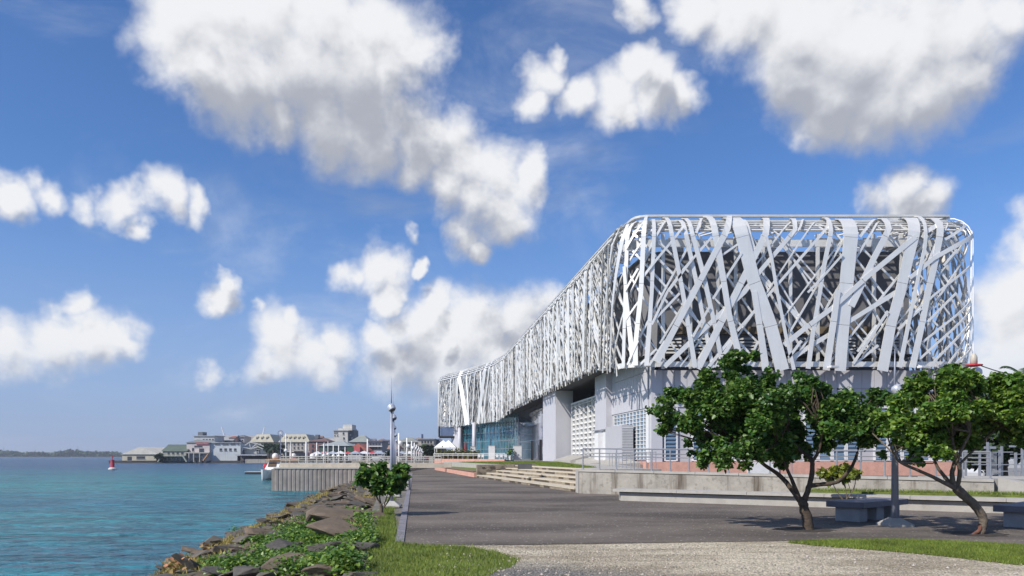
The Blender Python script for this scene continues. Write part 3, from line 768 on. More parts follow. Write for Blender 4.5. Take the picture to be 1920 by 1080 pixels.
for k, (path, w) in enumerate(FRONT):
    wl = (w if hasattr(w, '__len__') else [w] * len(path))
    P_ = [st(u, v) for u, v in path]
    W_ = [x * px2m * 0.97 for x in wl]
    if path[0][1] <= 412:                       # over the edge of the roof
        (s0, t0), (s1, t1) = P_[0], P_[1]
        P_ = [(s0, TTOP + 0.9)] + P_; W_ = [W_[0]] + W_
    off = 0.06 + 0.0083 * ((k * 17) % 41) + (0.10 if max(wl) > 18 else 0)
    # cut into panels
    if max(wl) >= 9 and len(P_) > 2:
        cuts_t = [ZH - 0.02 * (k % 3), ZH - 3.55 - 0.1 * (k % 3), ZH - 7.2 + 0.12 * (k % 4)]
    else: cuts_t = []
    parts = []; cur = [(P_[0], W_[0])]
    for i in range(1, len(P_)):
        for ct in cuts_t:
            t0, t1 = P_[i - 1][1], P_[i][1]
            if t0 > ct + 0.02 and t1 <= ct - 0.02:
                f = (t0 - ct) / (t0 - t1); e = 0.016 / (t0 - t1)
                mk = lambda f: (P_[i - 1][0] + (P_[i][0] - P_[i - 1][0]) * f, P_[i - 1][1] + (P_[i][1] - P_[i - 1][1]) * f)
                ww = W_[i - 1] + (W_[i] - W_[i - 1]) * f
                cur.append((mk(f - e), ww)); parts.append(cur); cur = [(mk(f + e), ww)]
        cur.append((P_[i], W_[i]))
    parts.append(cur)
    for c in parts:
        front_parts.append(([x[0] for x in c], [x[1] for x in c], off))
# thin crossing members behind, one mesh
rs = random.Random(5)
def thin(s0, s1, step, slope_rng, w_rng, sgn, off, t0=0.1, t1=TTOP + 3, roll=0.0):
    s = s0
    while s < s1:
        k = rs.uniform(*slope_rng); ta = rs.choice([t0, t0, t0 + rs.uniform(0, 5)]); tb = rs.choice([t1, t1, rs.uniform(6, ZH)])
        ta += foot(s)
        if ta > tb - 1: tb = t1
        strip_geo(screen_mb, [(s, ta), (s - sgn * (tb - ta) * k, tb)], rs.uniform(*w_rng), off + rs.uniform(-0.05, 0.05), 0.05 if roll else 0.09, 0.8, rs.uniform(-roll, roll))
        s += step * rs.uniform(0.6, 1.4)
s_f0, s_f1 = s_right - 3, s_left + 3
thin(s_f0 - 6, s_f1 + 2, 1.35, (0.55, 1.0), (0.12, 0.19), -1, -0.22)      # falling to the right in the picture
thin(s_f0 - 2, s_f1 + 8, 2.3, (0.5, 0.95), (0.11, 0.17), 1, -0.10)
for u in (1247, 1299, 1351, 1385, 1437, 1489, 1541, 1596, 1648, 1700, 1752, 1800):
    s = float(np.interp(-u, -fu, fs_)); strip_geo(screen_mb, [(s, 0.0), (s, ZH + 0.9)], 0.27, -0.75, 0.16, 1.5)
# the sea side: closely set bands, long view along them
sea_parts = []
s = s_left + 1.6
while s < s_bend + 2:
    lean = rs.gauss(-0.05, 0.10); w = rs.choice([0.22, 0.26, 0.30, 0.36, 0.5])
    path = [(s + lean * ZH, TTOP + 3.0), (s + lean * ZH * 0.8, ZH), (s + rs.gauss(0, 0.15), ZH * 0.5), (s - lean * ZH * 0.3, foot(s) - rs.uniform(0.0, 0.5))]
    sea_parts.append((path, [w * 0.8, w, w, w * rs.uniform(0.8, 1.1)], 0.16 + 0.08 * rs.random()))
    s += rs.uniform(1.0, 2.6)
def shorts(s0, s1, n, sgn, slope, wr, off, roll):
    for _ in range(n):
        a = rs.uniform(s0, s1); dt = rs.uniform(2.0, 5.5); ta = rs.uniform(-0.4, TTOP + 1.0 - dt * 0.5)
        k = rs.uniform(*slope); b = a - sgn * dt * k
        if b < s0 or b > s1: continue
        ta = max(ta, foot(a) - rs.uniform(0.1, 0.5), foot(b) - 0.5)
        strip_geo(screen_mb, [(a, ta), (b, ta + dt)], rs.uniform(*wr), off + rs.uniform(-0.08, 0.08), 0.05, 1.0, rs.uniform(-roll, roll))
shorts(s_left + 1.2, s_bend + 10, 620, -1, (0.6, 1.7), (0.14, 0.24), 0.05, 0.25)
shorts(s_left + 1.2, s_bend + 10, 260, 1, (0.5, 1.3), (0.14, 0.22), -0.15, 0.25)
thin(s_left + 1.5, s_bend + 6, 1.3, (0.05, 0.4), (0.13, 0.2), -1, -0.3, -0.5, roll=0.2)
# the turned far end
thin(s_bend - 4, s_end + 26, 0.62, (0.2, 0.7), (0.13, 0.22), 1, 0.05, -0.3)
thin(s_bend - 8, s_end + 24, 0.62, (0.2, 0.7), (0.13, 0.22), -1, -0.1, -0.3)
s = s_bend + 2
while s < s_end + 24:
    lean = rs.gauss(0, 0.12); w = rs.uniform(0.2, 0.34)
    sea_parts.append(([(s + lean * 8, TTOP + 3), (s + lean * 6, ZH), (s - lean * 4, -rs.uniform(0, 0.5))], [w, w, w], 0.15 + 0.1 * rs.random())); s += rs.uniform(1.0, 2.0)
def s_far(u):
    k = (sg > s_bend - 3) & (sg < s_end + 3); uu = CU + F * gx[k] / gy[k]; return float(sg[k][np.argmin(np.abs(uu - u))])
for ua, ub, w in ((864, 878, 0.95), (893, 887, 1.0), (912, 899, 1.2), (920, 907, 0.5)):
    sa, sb = s_far(ua), s_far(ub); sea_parts.append(([(sa, TTOP + 3), (sa, ZH), ((sa + sb) / 2, ZH / 2), (sb, -0.2)], [w] * 4, 0.34))
# right side, seen from within
s = 3.0
while s < s_right - 1.5:
    w = rs.uniform(0.3, 0.6); sea_parts.append(([(s + rs.gauss(0, .4), TTOP + 2), (s, ZH), (s + rs.gauss(0, 0.5), -0.3)], [w] * 3, 0.15)); s += rs.uniform(0.7, 1.2)
thin(1, s_right + 2, 0.8, (0.2, 0.6), (0.14, 0.2), 1, 0.0)
# ring members
for t, w, off in ((ZH - 0.25, 0.62, -0.75), (ZH + RT * 0.45, 0.13, -0.18), (ZH + RT * 0.75, 0.14, -0.18), (ZH + RT * 1.0, 0.15, -0.18), (ZH + RT * 1.2, 0.15, -0.1), (ZH + RT * 1.38, 0.17, -0.02), (ZH + RT * 1.52, 0.2, 0.1), (TTOP + 0.8, 0.14, -0.2), (TTOP + 1.7, 0.14, -0.2)):
    strip_geo(screen_mb, [(1.0, t), (s_left, t), (s_end + 24, t)], w, off, 0.12, 1.0)
strip_geo(screen_mb, [(1.0, TTOP - 0.10), (s_left, TTOP - 0.10), (s_end + 20, TTOP - 0.10)], 0.40, 0.50, 0.16, 1.0)
for t_ in (0.25, 0.5, 0.75, 1.0, 1.25, 1.5): strip_geo(screen_mb, [(s_left + 1.5, ZH + RT * t_), (s_end + 20, ZH + RT * t_)], 0.17, 0.30, 0.06, 1.0)
fs_pts = [(x_, 0.32 + foot(x_)) for x_ in np.linspace(1.0, s_end + 24, 90)]
strip_geo(screen_mb, [q_ for q_ in fs_pts if q_[0] < s_left + 2], 0.42, -0.25, 0.12, 1.0); strip_geo(screen_mb, [q_ for q_ in fs_pts if q_[0] > s_left + 2], 0.16, -0.25, 0.10, 1.0)
scr = screen_mb.build('lattice_screen', WHITE, B); tag(scr, kind='stuff')
def add_strip(path, w, off, thick, step=0.6, roll=0.0):
    m = MB(); strip_geo(m, path, w, off, thick, step, roll); return m.build('band', WHITE, scr)
for p_, w_, o_ in front_parts: add_strip(p_, w_, o_, 0.07, 0.5)
sea_parts.sort(key=lambda q: float(plan(q[0][0][0])[1]))
rest = MB()
for i, (p_, w_, o_) in enumerate(sea_parts):
    if i + len(front_parts) < 296: add_strip(p_, w_, o_, 0.05, 1.2, rs.uniform(-0.3, 0.3))
    else: strip_geo(rest, p_, w_, o_, 0.14, 1.2)
if rest.v: tag(rest.build('far_bands', WHITE, scr), kind='stuff')

# ---- solid body behind the screen
def off_path(s0, s1, ins, n):
    out = []
    for k in range(n + 1):
        x, y, nx, ny = plan(s0 + (s1 - s0) * k / n); out.append((float(x - nx * ins), float(y - ny * ins)))
    return out
inner_l = off_path(s_left + 3.0, s_bend, 3.0, 24) + off_path(s_bend + 3, s_end + 2, 3.2, 16)
body = [(33.6, 63.2), (12.4, 63.2)] + inner_l + [(2, 190), (22, 180), (29, 95)]
m = MB(); m.prism(body, 10.02, 18.9); m.build('upper_wall', DARK, B)
# soffit between screen foot and walls
ring_o = [skin(s, 0)[:2] for s in np.linspace(s_right - 1.5, s_end + 3, 110)]
m = MB(); po = ring_o + [(2, 191), (22, 181), (30, 95)]
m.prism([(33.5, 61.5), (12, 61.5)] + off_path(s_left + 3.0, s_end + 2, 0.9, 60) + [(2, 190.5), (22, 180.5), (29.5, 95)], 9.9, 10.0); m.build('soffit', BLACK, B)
m = MB(); m.prism([(12.4, 63.2), (33.6, 63.2), (33.3, 66), (12.1, 66)], 8.72, 10.0); m.build('upper_wall_foot', DARK, B)
# ledge beam and louvres low on the front wall
m = MB(); m.box((23.0, 63.1, 12.2), (21.2, 0.4, 0.62)); m.build('ledge_beam', WOODB, B)
LOUV = mat('pale_louvre', (0.50, 0.50, 0.49), 0.5, 0.05)
for k in range(10):
    x0 = 12.6 + k * 2.1; m = MB()
    if k in (2, 6): continue
    for j in range(9): m.add([(x0, 63.02 - 0.02, 9.1 + j * 0.29), (x0 + 1.7, 63.0, 9.1 + j * 0.29), (x0 + 1.7, 63.12, 9.1 + j * 0.29 + 0.2), (x0, 63.12, 9.1 + j * 0.29 + 0.2)], [(0, 1, 2, 3)])
    m.build('louvre_panel', LOUV, B)
# roof gear glimpsed through the top of the screen
for x in (14, 18.5, 22, 27, 31):
    m = MB(); m.box((x, 65.5, 19.35), (1.6, 2.2, 0.7)); m.tube([(x - 0.4, 65, 19.6), (x - 0.4, 65, 20.5), (x + 1.2, 65.2, 20.5)], 0.12, 6); m.build('roof_unit', STEEL, B)

# ---- ground floor, front
WC = Vector((11.5, 61.8)); DIR = Vector((-0.1289, 0.99166)); NRM = Vector((-DIR.y, DIR.x))       # corner, direction of the sea side, its outward normal
m = MB(); m.prism([(11.62, 61.95), (36.4, 61.95), (33, 92), (14.5, 92), (13.2, 79), (9.95, 77.5)], 0.0, 8.7); m.build('ground_floor_wall', mat('grey_render', (0.47, 0.465, 0.49), 0.6, 0.05, 1), B)
pm = MB(); pm.box((0, 0, 0), (1.01, 0.07, 1.50)); pnl = pm.build('panel', PANEL); pnl_me = pnl.data; bpy.data.objects.remove(pnl)
ORGB = ORG[B.name]
def putB(me, name, x, y, z, rz=0.0, scale=None, parent=None): return share(me, name, parent or B, (x - ORGB.x, y - ORGB.y, z - ORGB.z), rz, scale)
for k in range(23):
    for j, z in enumerate((6.42, 7.955)): putB(pnl_me, 'panel', 12.95 + k * 1.035, 61.9, z)
m = MB(); m.slab((11.5, 61.8), (12.42, 61.8), 0.3, 1.05, 8.7); m.build('corner_pier', PANEL, B)
lv = MB(); lv.box((0, 0, 0), (0.86, 0.03, 0.27)); lvo = lv.build('pane', GLASSB); lv_me = lvo.data; bpy.data.objects.remove(lvo)
wf = MB()
for sx in (-0.5, 0.5): wf.box((sx, 0, 0), (0.13, 0.16, 4.45))
for sz in (-2.2, 2.2): wf.box((0, -0.01, sz), (0.87, 0.14, 0.12))
wfo = wf.build('window', WPAINT); wf_me = wfo.data; bpy.data.objects.remove(wfo)
for k in range(20):
    if k in (1, 8, 9, 14): continue
    x = 13.15 + k * 1.16
    w = putB(wf_me, 'window', x, 61.86, 3.42)
    for j in range(13):
        o = share(lv_me, 'pane', w, (0, -0.02, -1.95 + j * 0.325)); o.rotation_euler = (R(-24), 0, 0)
m = MB(); m.slab((11.3, 61.55), (36.6, 61.55), 0.35, 0.0, 1.12); m.build('plinth', PINK, B)
m = MB(); m.box((20.6, 61.3, 0.55), (2.6, 0.12, 1.1)); m.build('vent_door', WPAINT, B)
# ---- ground floor, sea side
def side(D, out=0.0):
    k = (D - WC.y) / DIR.y; return WC + DIR * k + NRM * out
rzs = math.atan2(DIR.y, DIR.x)
m = MB(); m.slab(side(62.0, -0.25), side(78.5, -0.25), 0.3, 0.0, 9.88); m.build('side_wall', MATS['grey_render'], B)
for k in range(12):
    p = side(63.2 + k * 1.03, -0.05)
    for z in (6.42, 7.955, 9.49): putB(pnl_me, 'panel', p.x, p.y, z, rzs)
m = MB(); a, b = side(61.75, 0.05), side(62.5, 0.05); m.slab(a, b, 0.35, 1.05, 5.62); m.build('corner_frame', WPAINT, B)
sp = MB(); sp.box((0, 0, 0), (0.94, 0.03, 0.27)); spo = sp.build('pane', GLASSB); sp_me = spo.data; bpy.data.objects.remove(spo)
sf = MB()
for sx in (-0.52, 0.52): sf.box((sx, 0, 0), (0.09, 0.12, 4.3))
for j in range(14): sf.box((0, 0.02, -2.12 + j * 0.326), (0.95, 0.08, 0.05))
sfo = sf.build('window', WPAINT); sf_me = sfo.data; bpy.data.objects.remove(sfo)
for k in range(10):
    p = side(63.2 + k * 1.05, -0.02); w = putB(sf_me, 'window', p.x, p.y, 3.42, rzs)
    for j in range(13): share(sp_me, 'pane', w, (0, -0.03, -1.95 + j * 0.326))
m = MB(); m.slab(side(62.0, 0.1), side(78.0, 0.1), 0.4, 0.0, 1.15); m.build('plinth', PINK, B)
# two white service doors with a slatted block in front of the windows
m = MB(); m.prism([side(66.0, 0.25), side(71.6, 0.25), side(71.6, 1.3), side(66.0, 1.3)], 0.0, 4.35); blk = m.build('slatted_block', mat('ivory_render', (0.44, 0.44, 0.47), 0.6, 0.04), B)
for k in range(26):
    m = MB(); z = 0.6 + k * 0.14; a, b = side(66.0, 0.26), side(66.0, 1.29)
    m.box((*( (a + b) / 2 - DIR * 0.03), z), (1.0, 0.05, 0.05), math.atan2((b - a).y, (b - a).x)); m.build('slat', WPAINT, blk)
for D0 in (72.2, 75.6):
    m = MB(); m.prism([side(D0, 0.2), side(D0 + 1.6, 0.2), side(D0 + 1.6, 1.0), side(D0, 1.0)], 0.0, 4.1); d = m.build('service_door', WPAINT, B)
    m = MB(); m.prism([side(D0 - 0.1, 0.2), side(D0 + 1.7, 0.2), side(D0 + 1.7, 1.2), side(D0 - 0.1, 1.2)], 4.12, 4.22); m.build('canopy', STEEL, d)
m = MB(); m.prism([side(74.2, -0.3), side(78.8, -0.3), side(78.8, 0.55), side(74.2, 0.55)], 0, 9.88); m.build('pier', PANEL, B)
# dark recess with a white sunscreen of deep fins
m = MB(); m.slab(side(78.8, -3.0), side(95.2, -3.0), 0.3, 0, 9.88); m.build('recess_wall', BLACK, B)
cm = MB(); cm.box((0, 0, 0), (0.16, 0.55, 7.2)); cmo = cm.build('fin_post', WPAINT); cm_me = cmo.data; bpy.data.objects.remove(cmo)
bsx = 'sunscreen'
m = MB(); a, b = side(79.0, -0.5), side(94.6, -0.5); m.slab(a, b, 0.6, 8.05, 8.22); bs = m.build('sunscreen', WPAINT, B)
nC = 7
for k in range(nC + 1):
    p = side(79.2 + k * 15.2 / nC, -0.5); putB(cm_me, 'fin_post', p.x, p.y, 4.45, rzs, parent=bs)
fm = MB(); fm.box((0, 0, 0), (15.2 / nC - 0.16, 0.36, 0.06)); fmo = fm.build('fin', WPAINT); fm_me = fmo.data; bpy.data.objects.remove(fmo)
for k in range(nC):
    p = side(79.2 + (k + 0.5) * 15.2 / nC, -0.5)
    for j in range(12):
        o = putB(fm_me, 'fin', p.x, p.y, 1.3 + j * 0.6, rzs, parent=bs); o.rotation_euler = (R(-38), 0, rzs)
m = MB(); m.slab(side(79.0, -1.4), side(94.8, -1.4), 0.1, 0.9, 8.0); m.build('screen_glazing', mat('dim_glass', (0.03, 0.032, 0.038), 0.35, 0.1, spec=0.3), B)
# broad pillar wall
m = MB(); m.prism([side(95.0, -0.6), side(104.5, -0.6), side(104.5, 1.65), side(95.0, 1.65)], 0, 9.88); m.build('pillar', PANEL, B)
# mirrored glass between the pillar and the bend
gp = [side(104.5 + k * 4.3, -0.3) for k in range(10)]
for k in range(9):
    a, b = gp[k], gp[k + 1]; d = (b - a).normalized() * 0.03
    m = MB(); m.slab(a + d, b - d, 0.08, 4.2, 9.88); m.build('glass_panel', MIRROR, B)
    m = MB(); m.slab(a + d, b - d, 0.08, 0.9, 4.16); m.build('glass_panel', MIRROR, B)
for k in (1, 3, 5):
    m = MB(); m.box((*(gp[k] + NRM * 0.1), 2.5), (0.3, 0.3, 3.3), rzs); m.build('door_post', BLACK, B)
# teal curtain wall round the bend
cp = off_path(s_bend - 1.5, s_end - 1.0, 3.4, 22)
for k in range(22):
    a, b = Vector(cp[k]), Vector(cp[k + 1]); d = (b - a).normalized() * 0.05
    for z0, z1 in ((0.9, 3.0), (3.06, 4.7), (4.76, 6.6), (6.66, 9.85)):
        m = MB(); m.slab(a + d, b - d, 0.06, z0, z1); m.build('glass_pane', TEAL, B)
    m = MB(); m.box((*(a + Vector((-0.06, -0.06))), 4.7), (0.09, 0.09, 8.0)); m.build('mullion', STEEL, B)
for z in (3.03, 4.73, 6.63):
    m = MB()
    for k in range(22): m.slab(cp[k], cp[k + 1], 0.14, z - 0.05, z + 0.05)
    m.build('transom', STEEL, B)
# columns and a dark framed box under the far end
for u, D in ((889, 160), (862, 172)):
    p = at(u, 854, D); m = MB(); m.tube([(p.x, p.y, 0), (p.x, p.y, 8.7)], 0.42, 12); m.build('column', PANEL, B, smooth=True)
p0, p1 = at(826, 820, 181), at(859, 805, 179)
m = MB()
for a, b in (((p0.x, p0.z), (p1.x, p0.z)), ((p0.x, p0.z), (p0.x, 8.6)), ((p1.x, 1.0), (p1.x, 8.6))):
    m.tube([(a[0], 178, a[1]), (b[0], 178, b[1])], 0.28, 6)
m.build('balcony_frame', BLACK, B)
m = MB(); m.slab((p0.x + 0.3, 178.3), (p1.x - 0.3, 178.3), 0.06, p0.z + 0.2, 8.5); m.build('balcony_glass', MIRROR, B)
m = MB(); m.prism([at(846, 0, 179)[:2], at(862, 0, 176)[:2], (0, 196), (-8, 197)], 0, 8.6); m.build('far_core', PANEL, B)
# lamps under the foot of the screen
for u, v, D in ((1065, 708, 90), (1082, 702, 82), (1102, 698, 76), (1133, 693, 68)):
    q = at(u, v, D); m = MB(); m.lathe((q.x, q.y, q.z), [(0.05, 0.32), (0.25, 0.2), (0.62, 0.06), (0.62, -0.04), (0.3, -0.08)], 16); m.tube([(q.x, q.y, q.z + 0.2), (q.x + 0.9, q.y + 0.3, q.z + 0.55)], 0.06, 6)
    m.build('downlight', WPAINT, B, smooth=False)
for u in (1562, 1731):
    q = at(u, 688, 59.2); m = MB(); m.box((q.x, q.y, q.z), (0.75, 0.5, 0.16), 0.3); m.tube([(q.x, q.y, q.z), (q.x, 60.2, q.z + 0.3)], 0.05, 6); m.build('floodlight', WPAINT, B)

# ================================================================== TERRACE, STAIRS, WALLS
W0 = Vector((2.9, 32.5)); WD = Vector((1.0, -0.6)).normalized(); WN = Vector((WD.y, -WD.x))          # WN points to the camera side
if WN.y > 0: WN = -WN
def wl(t, out=0.0): return W0 + WD * t + WN * out
def wz(t): return 1.05 - 0.012 * t
LEN = 15.2
# stained retaining wall, cast in bays
m = MB(); m.prism([wl(0.02, -0.32), wl(LEN, -0.32), wl(LEN, 0.0), wl(0.02, 0.0)], -0.1, [wz(0) - .1, wz(LEN) - .1, wz(LEN) - .1, wz(0) - .1])
rw = m.build('retaining_wall', CONC, None, loc=(W0.x, W0.y, 0)); tag(rw, 'long stained concrete retaining wall right of the stone steps', 'wall')
t = 0.0; k = 0
while t < LEN - 0.1:
    t1 = min(LEN, t + 1.72); m = MB()
    m.prism([wl(t + 0.008, -0.36), wl(t1 - 0.008, -0.36), wl(t1 - 0.008, 0.035), wl(t + 0.008, 0.035)], [wz(t) - .098, wz(t1) - .098, wz(t1) - .098, wz(t) - .098], [wz(t), wz(t1), wz(t1), wz(t)])
    m.build('coping', CONC2, rw); t = t1; k += 1
# lower slanted kerb in front, a continuous concrete seat with a shadowed lip
def ll(t): return Vector((3.75, 27.4)) + WD * t
LL = 18.0
m = MB(); m.prism([ll(0) - WN * 0.45, ll(LL) - WN * 0.45, ll(LL) + WN * 0.0, ll(0.25) + WN * 0.0], -0.05, 0.30)
ls = m.build('long_concrete_seat', CONC2, None, loc=(ll(0).x, ll(0).y, 0)); tag(ls, 'very long low concrete seat running in front of the retaining wall', 'bench')
t = 0.0
while t < LL - 0.1:
    t1 = min(LL, t + 2.4); m = MB()
    m.prism([ll(t + 0.006) - WN * 0.62, ll(t1 - 0.006) - WN * 0.62, ll(t1 - 0.006) + WN * 0.16, ll(t + 0.006) + WN * 0.16], 0.335, 0.43); m.build('seat_slab', CONC2, ls)
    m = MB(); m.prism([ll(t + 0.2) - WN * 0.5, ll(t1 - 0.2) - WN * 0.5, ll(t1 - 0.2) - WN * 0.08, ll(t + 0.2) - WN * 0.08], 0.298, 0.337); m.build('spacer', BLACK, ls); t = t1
# grass between seat and wall
gb = [ll(6.5) - WN * 0.7, ll(17.6) - WN * 0.7, ll(17.6) - WN * 1.7, ll(6.5) - WN * 1.1]
gb = [(p.x, p.y) for p in gb]
m = MB(); m.prism(gb, -0.02, 0.50); tag(m.build('planting_bed', TURF), kind='structure')
blades('bed_grass', gb, 20000, 0.10, 0.008, 0.495, GRASS, 'grass growing behind the long concrete seat', 0.04)
# sloping concrete ramp at the right end
e = wl(LEN)
m = MB(); m.prism([e + Vector((-0.35, 0.22)), e + Vector((9, 0.4)), e + Vector((9, 4.5)), e + Vector((-0.35, 4.0))], -0.05, 0.86); rb = m.build('ramp_block', CONC2, None, loc=(e.x, e.y, 0)); tag(rb, 'grey concrete ramp wall behind the leaning tree', 'wall')
m = MB(); q0, q1 = on(1836, 903, 0.80), on(1908, 940, 0.25); m.prism([(e.x + 0.1, e.y - 0.05), (e.x + 1.7, e.y - 1.4), (e.x + 2.05, e.y - 1.05), (e.x + 0.45, e.y + 0.15)], [-.05] * 4, [0.92, 0.45, 0.45, 0.92]); m.build('sloping_coping', CONC2, rb)
# railing on the retaining wall
rail = thing('wall_railing', 'grey metal railing standing on the retaining wall', 'railing', (wl(0.2).x, wl(0.2).y, 1.0))
def railing(par, P, zf, h, nb, post_r=0.022, rail_r=0.016, material=STEEL, mids=(0.62, 0.78)):
    P = [Vector(p) for p in P]
    for i in range(nb + 1):
        f = i / nb * (len(P) - 1); k = min(int(f), len(P) - 2); p = P[k].lerp(P[k + 1], f - k); z = zf(f / (len(P) - 1))
        m = MB(); m.tube([(p.x, p.y, z - 0.02), (p.x, p.y, z + h)], post_r, 6); po = m.build('post', material, par)
        m = MB(); m.lathe((p.x, p.y, z), [(post_r * 2, 0), (post_r * 2, 0.03)], 8); m.build('post_foot', material, po)
    for hh in mids + (1.0,):
        m = MB(); m.tube([(p.x, p.y, zf(i / (len(P) - 1)) + h * hh) for i, p in enumerate(P)], rail_r * (1.5 if hh == 1.0 else 1.0), 6); m.build('rail', material, par)
railing(rail, [wl(0.15, -0.12), wl(LEN - .1, -0.12)], lambda f: wz(LEN * f), 0.90, 19, .028, .02)
# steps: five rough stone risers
S0, S1 = Vector((-2.6, 56.0)), Vector((2.85, 33.6)); SD = (S1 - S0).normalized(); SN = Vector((-SD.y, SD.x)); SN = SN if SN.x > 0 else -SN
SL = (S1 - S0).length
stair = thing('stone_steps', 'wide flight of weathered stone steps up to the lawn', 'steps', (S0.x, S0.y, 0))
TREAD = mat('tread_stone', (0.52, 0.455, 0.35), 0.9, 0.15, 2, bump=0.3, bscale=18, coords='World', spots=((0.25, 0.21, 0.16), 2.0, 0.6, 0.7, 0.5))
STN = [mat('step_stone_pale', (0.27, 0.225, 0.165), 0.9, 0.22, 3, bump=0.4, bscale=18, coords='World', spots=((0.14, 0.115, 0.085), 2.2, 0.52, 0.66, 0.8)), mat('step_stone_dark', (0.085, 0.066, 0.048), 0.9, 0.3, 4, bump=0.4, bscale=18, coords='World')]
sr = random.Random(3); sbm = []
for k in range(4):
    b_ = MB(); b_.box((0, 0, 0), (1, 0.08, 0.115)); o = b_.build('riser_stone', STN[0 if k < 3 else 1]); sbm.append(o.data); bpy.data.objects.remove(o)
    for v in sbm[-1].vertices: v.co += Vector((sr.gauss(0, .012), sr.gauss(0, .01), sr.gauss(0, .006)))
ang = math.atan2(SD.y, SD.x)
for i in range(5):
    a = S0 + SN * (i * 0.74) + SD * 0.02; z = 0.18 * (i + 1); b = S1 + SN * (i * 0.74)
    m = MB(); m.prism([a + SN * 0.05, b + SN * 0.05, b + SN * 1.2, a + SN * 1.2], -0.05 if i == 0 else 0.18 * i - 0.02, z - 0.062); stp = m.build('step', STN[1], stair)
    m = MB(); m.prism([a - SN * 0.05, b - SN * 0.05, b + SN * 0.78, a + SN * 0.78], z - 0.06, z); m.build('tread', TREAD, stp)
    d = 0.0
    while d < SL - 0.2:
        L_ = min(sr.uniform(0.35, 1.0), SL - d); p = a + SD * (d + L_ / 2) + SN * (0.0 + sr.uniform(-.01, .015))
        o = share(sbm[3] if sr.random() < 0.5 else sbm[sr.randrange(3)], 'riser_stone', stp, (p.x - S0.x, p.y - S0.y, z - 0.06 - 0.060), ang, (L_ - 0.02, 1, 1)); d += L_
top_a, top_b = S0 + SN * 3.6, S1 + SN * 3.6
# cheek wall of rubble at the far end of the steps
m = MB(); c0 = S0 - SD * 0.05; m.prism([c0, c0 + SN * 4.6, c0 + SN * 4.6 - SD * 0.4, c0 - SD * 0.4], -0.05, [0.95, 1.0, 1.0, 0.95]); ck = m.build('rubble_wall', STN[0], None, loc=(c0.x, c0.y, 0)); tag(ck, 'short rubble stone wall closing the far end of the steps', 'wall')
for i in range(34):
    p = c0 + SN * sr.uniform(0.15, 4.4); h = sr.uniform(0.1, 0.85); m = MB(); m.box((p.x, p.y + 0.0, h), (sr.uniform(.2, .42), 0.07, sr.uniform(.1, .2)), math.atan2(SN.y, SN.x)); m.build('stone', STN[0 if sr.random() < .75 else 1], ck)
# concrete end face of the retaining wall beside the steps
m = MB(); m.prism([W0 + WN * 0.03, W0 + Vector((0.03, 0)) + SN * 0.0, Vector((2.85, 33.5)), Vector((2.85, 33.5)) + SN * 3.9, W0 + SN * 3.9, W0 + SN * 0.4], -0.05, 1.04); ew = m.build('end_pier', CONC2, None, loc=(2.9, 33, 0)); tag(ew, 'plain concrete end pier where the steps meet the retaining wall', 'pier')
# raised lawn and paved level above the steps
plat = [top_a, top_b + SD * 0.2, Vector((7.3, 33.9)), Vector((9.0, 60.5)), side(78, 0.9), side(100, 2.2), side(112, 0.4), S0 + SN * 3.0 + SD * -38]
m = MB(); m.prism(plat, -0.05, 0.86); tag(m.build('raised_terrace', CONC2), kind='structure')
lawn = [top_a + SN * 0.6 - SD * 1.0, top_a + SN * 0.6 + SD * 10, top_a + SN * 2.6 + SD * 9, side(88, 2.6), side(101, 3.2), S0 + SN * 3.6 - SD * 30]
lawn = [(p.x, p.y) for p in lawn]
sheet('lawn', lawn, 0.868, TURF)
blades('lawn_grass', lawn, 26000, 0.10, 0.012, 0.868, GRASS, 'green lawn on the raised terrace above the steps', 0.05)
# grey block seat at the head of the steps
q = at(984, 876, 43.5); m = MB(); m.box((q.x, 43.5, 1.02), (0.82, 0.5, 0.32), 0.0); bb = m.build('stone_block', mat('dark_stone', (0.10, 0.10, 0.095), 0.8, .2), None, loc=(q.x, 43.5, 0.86)); tag(bb, 'dark stone block at the head of the steps', 'block')
# low pink wall and lower lawn beside the promenade
PW0, PW1 = Vector((-8.7, 85.5)), S0 - SD * 0.5
m = MB(); m.slab(PW0, PW1, 0.3, -0.05, 0.40); pw = m.build('low_pink_wall', PINK, None, loc=(PW0.x, PW0.y, 0)); tag(pw, 'low pink kerb wall leading along the promenade to the steps', 'wall')
m = MB(); m.slab(PW0, PW1, 0.42, 0.402, 0.47); m.build('coping', WOODB, pw)
m = MB(); q2 = Vector((-2.6, 98)); m.slab(PW0 + Vector((0.2, 0.1)), q2, 0.3, -0.05, 0.62); pw2 = m.build('lawn_edging', WOODB, None, loc=(PW0.x, PW0.y, 0)); tag(pw2, 'dark brown edging wall on the far side of the lower lawn', 'wall')
ll2 = [(PW0.x + 0.4, PW0.y - 0.3), (PW1.x + 0.25, PW1.y), (PW1.x + 3.4, PW1.y + 0.2), (0.5, 97), (-2.4, 97.6)]
m = MB(); m.prism(ll2, -0.05, [0.30, 0.34, 0.8, 0.8, 0.6]); tag(m.build('lower_lawn', TURF), kind='structure')
# concrete ramps below the service doors
for k, (D0, D1) in enumerate(((63.0, 69.0), (72.5, 79.5), (82, 92))):
    m = MB(); a, b = side(D0, 0.5), side(D1, 0.5); m.prism([a, b, b + NRM * 2.0, a + NRM * 2.0], -0.05, [1.05, 1.5, 1.15, 0.9] if k != 2 else [1.7, 1.7, 1.1, 1.1]); o = m.build('concrete_ramp', CONC2, None, loc=(a.x, a.y, 0))
    tag(o, ('sloping concrete ramp at the corner of the memorial', 'sloping concrete ramp below the white service doors', 'pale concrete block below the white sunscreen fins')[k], 'ramp')
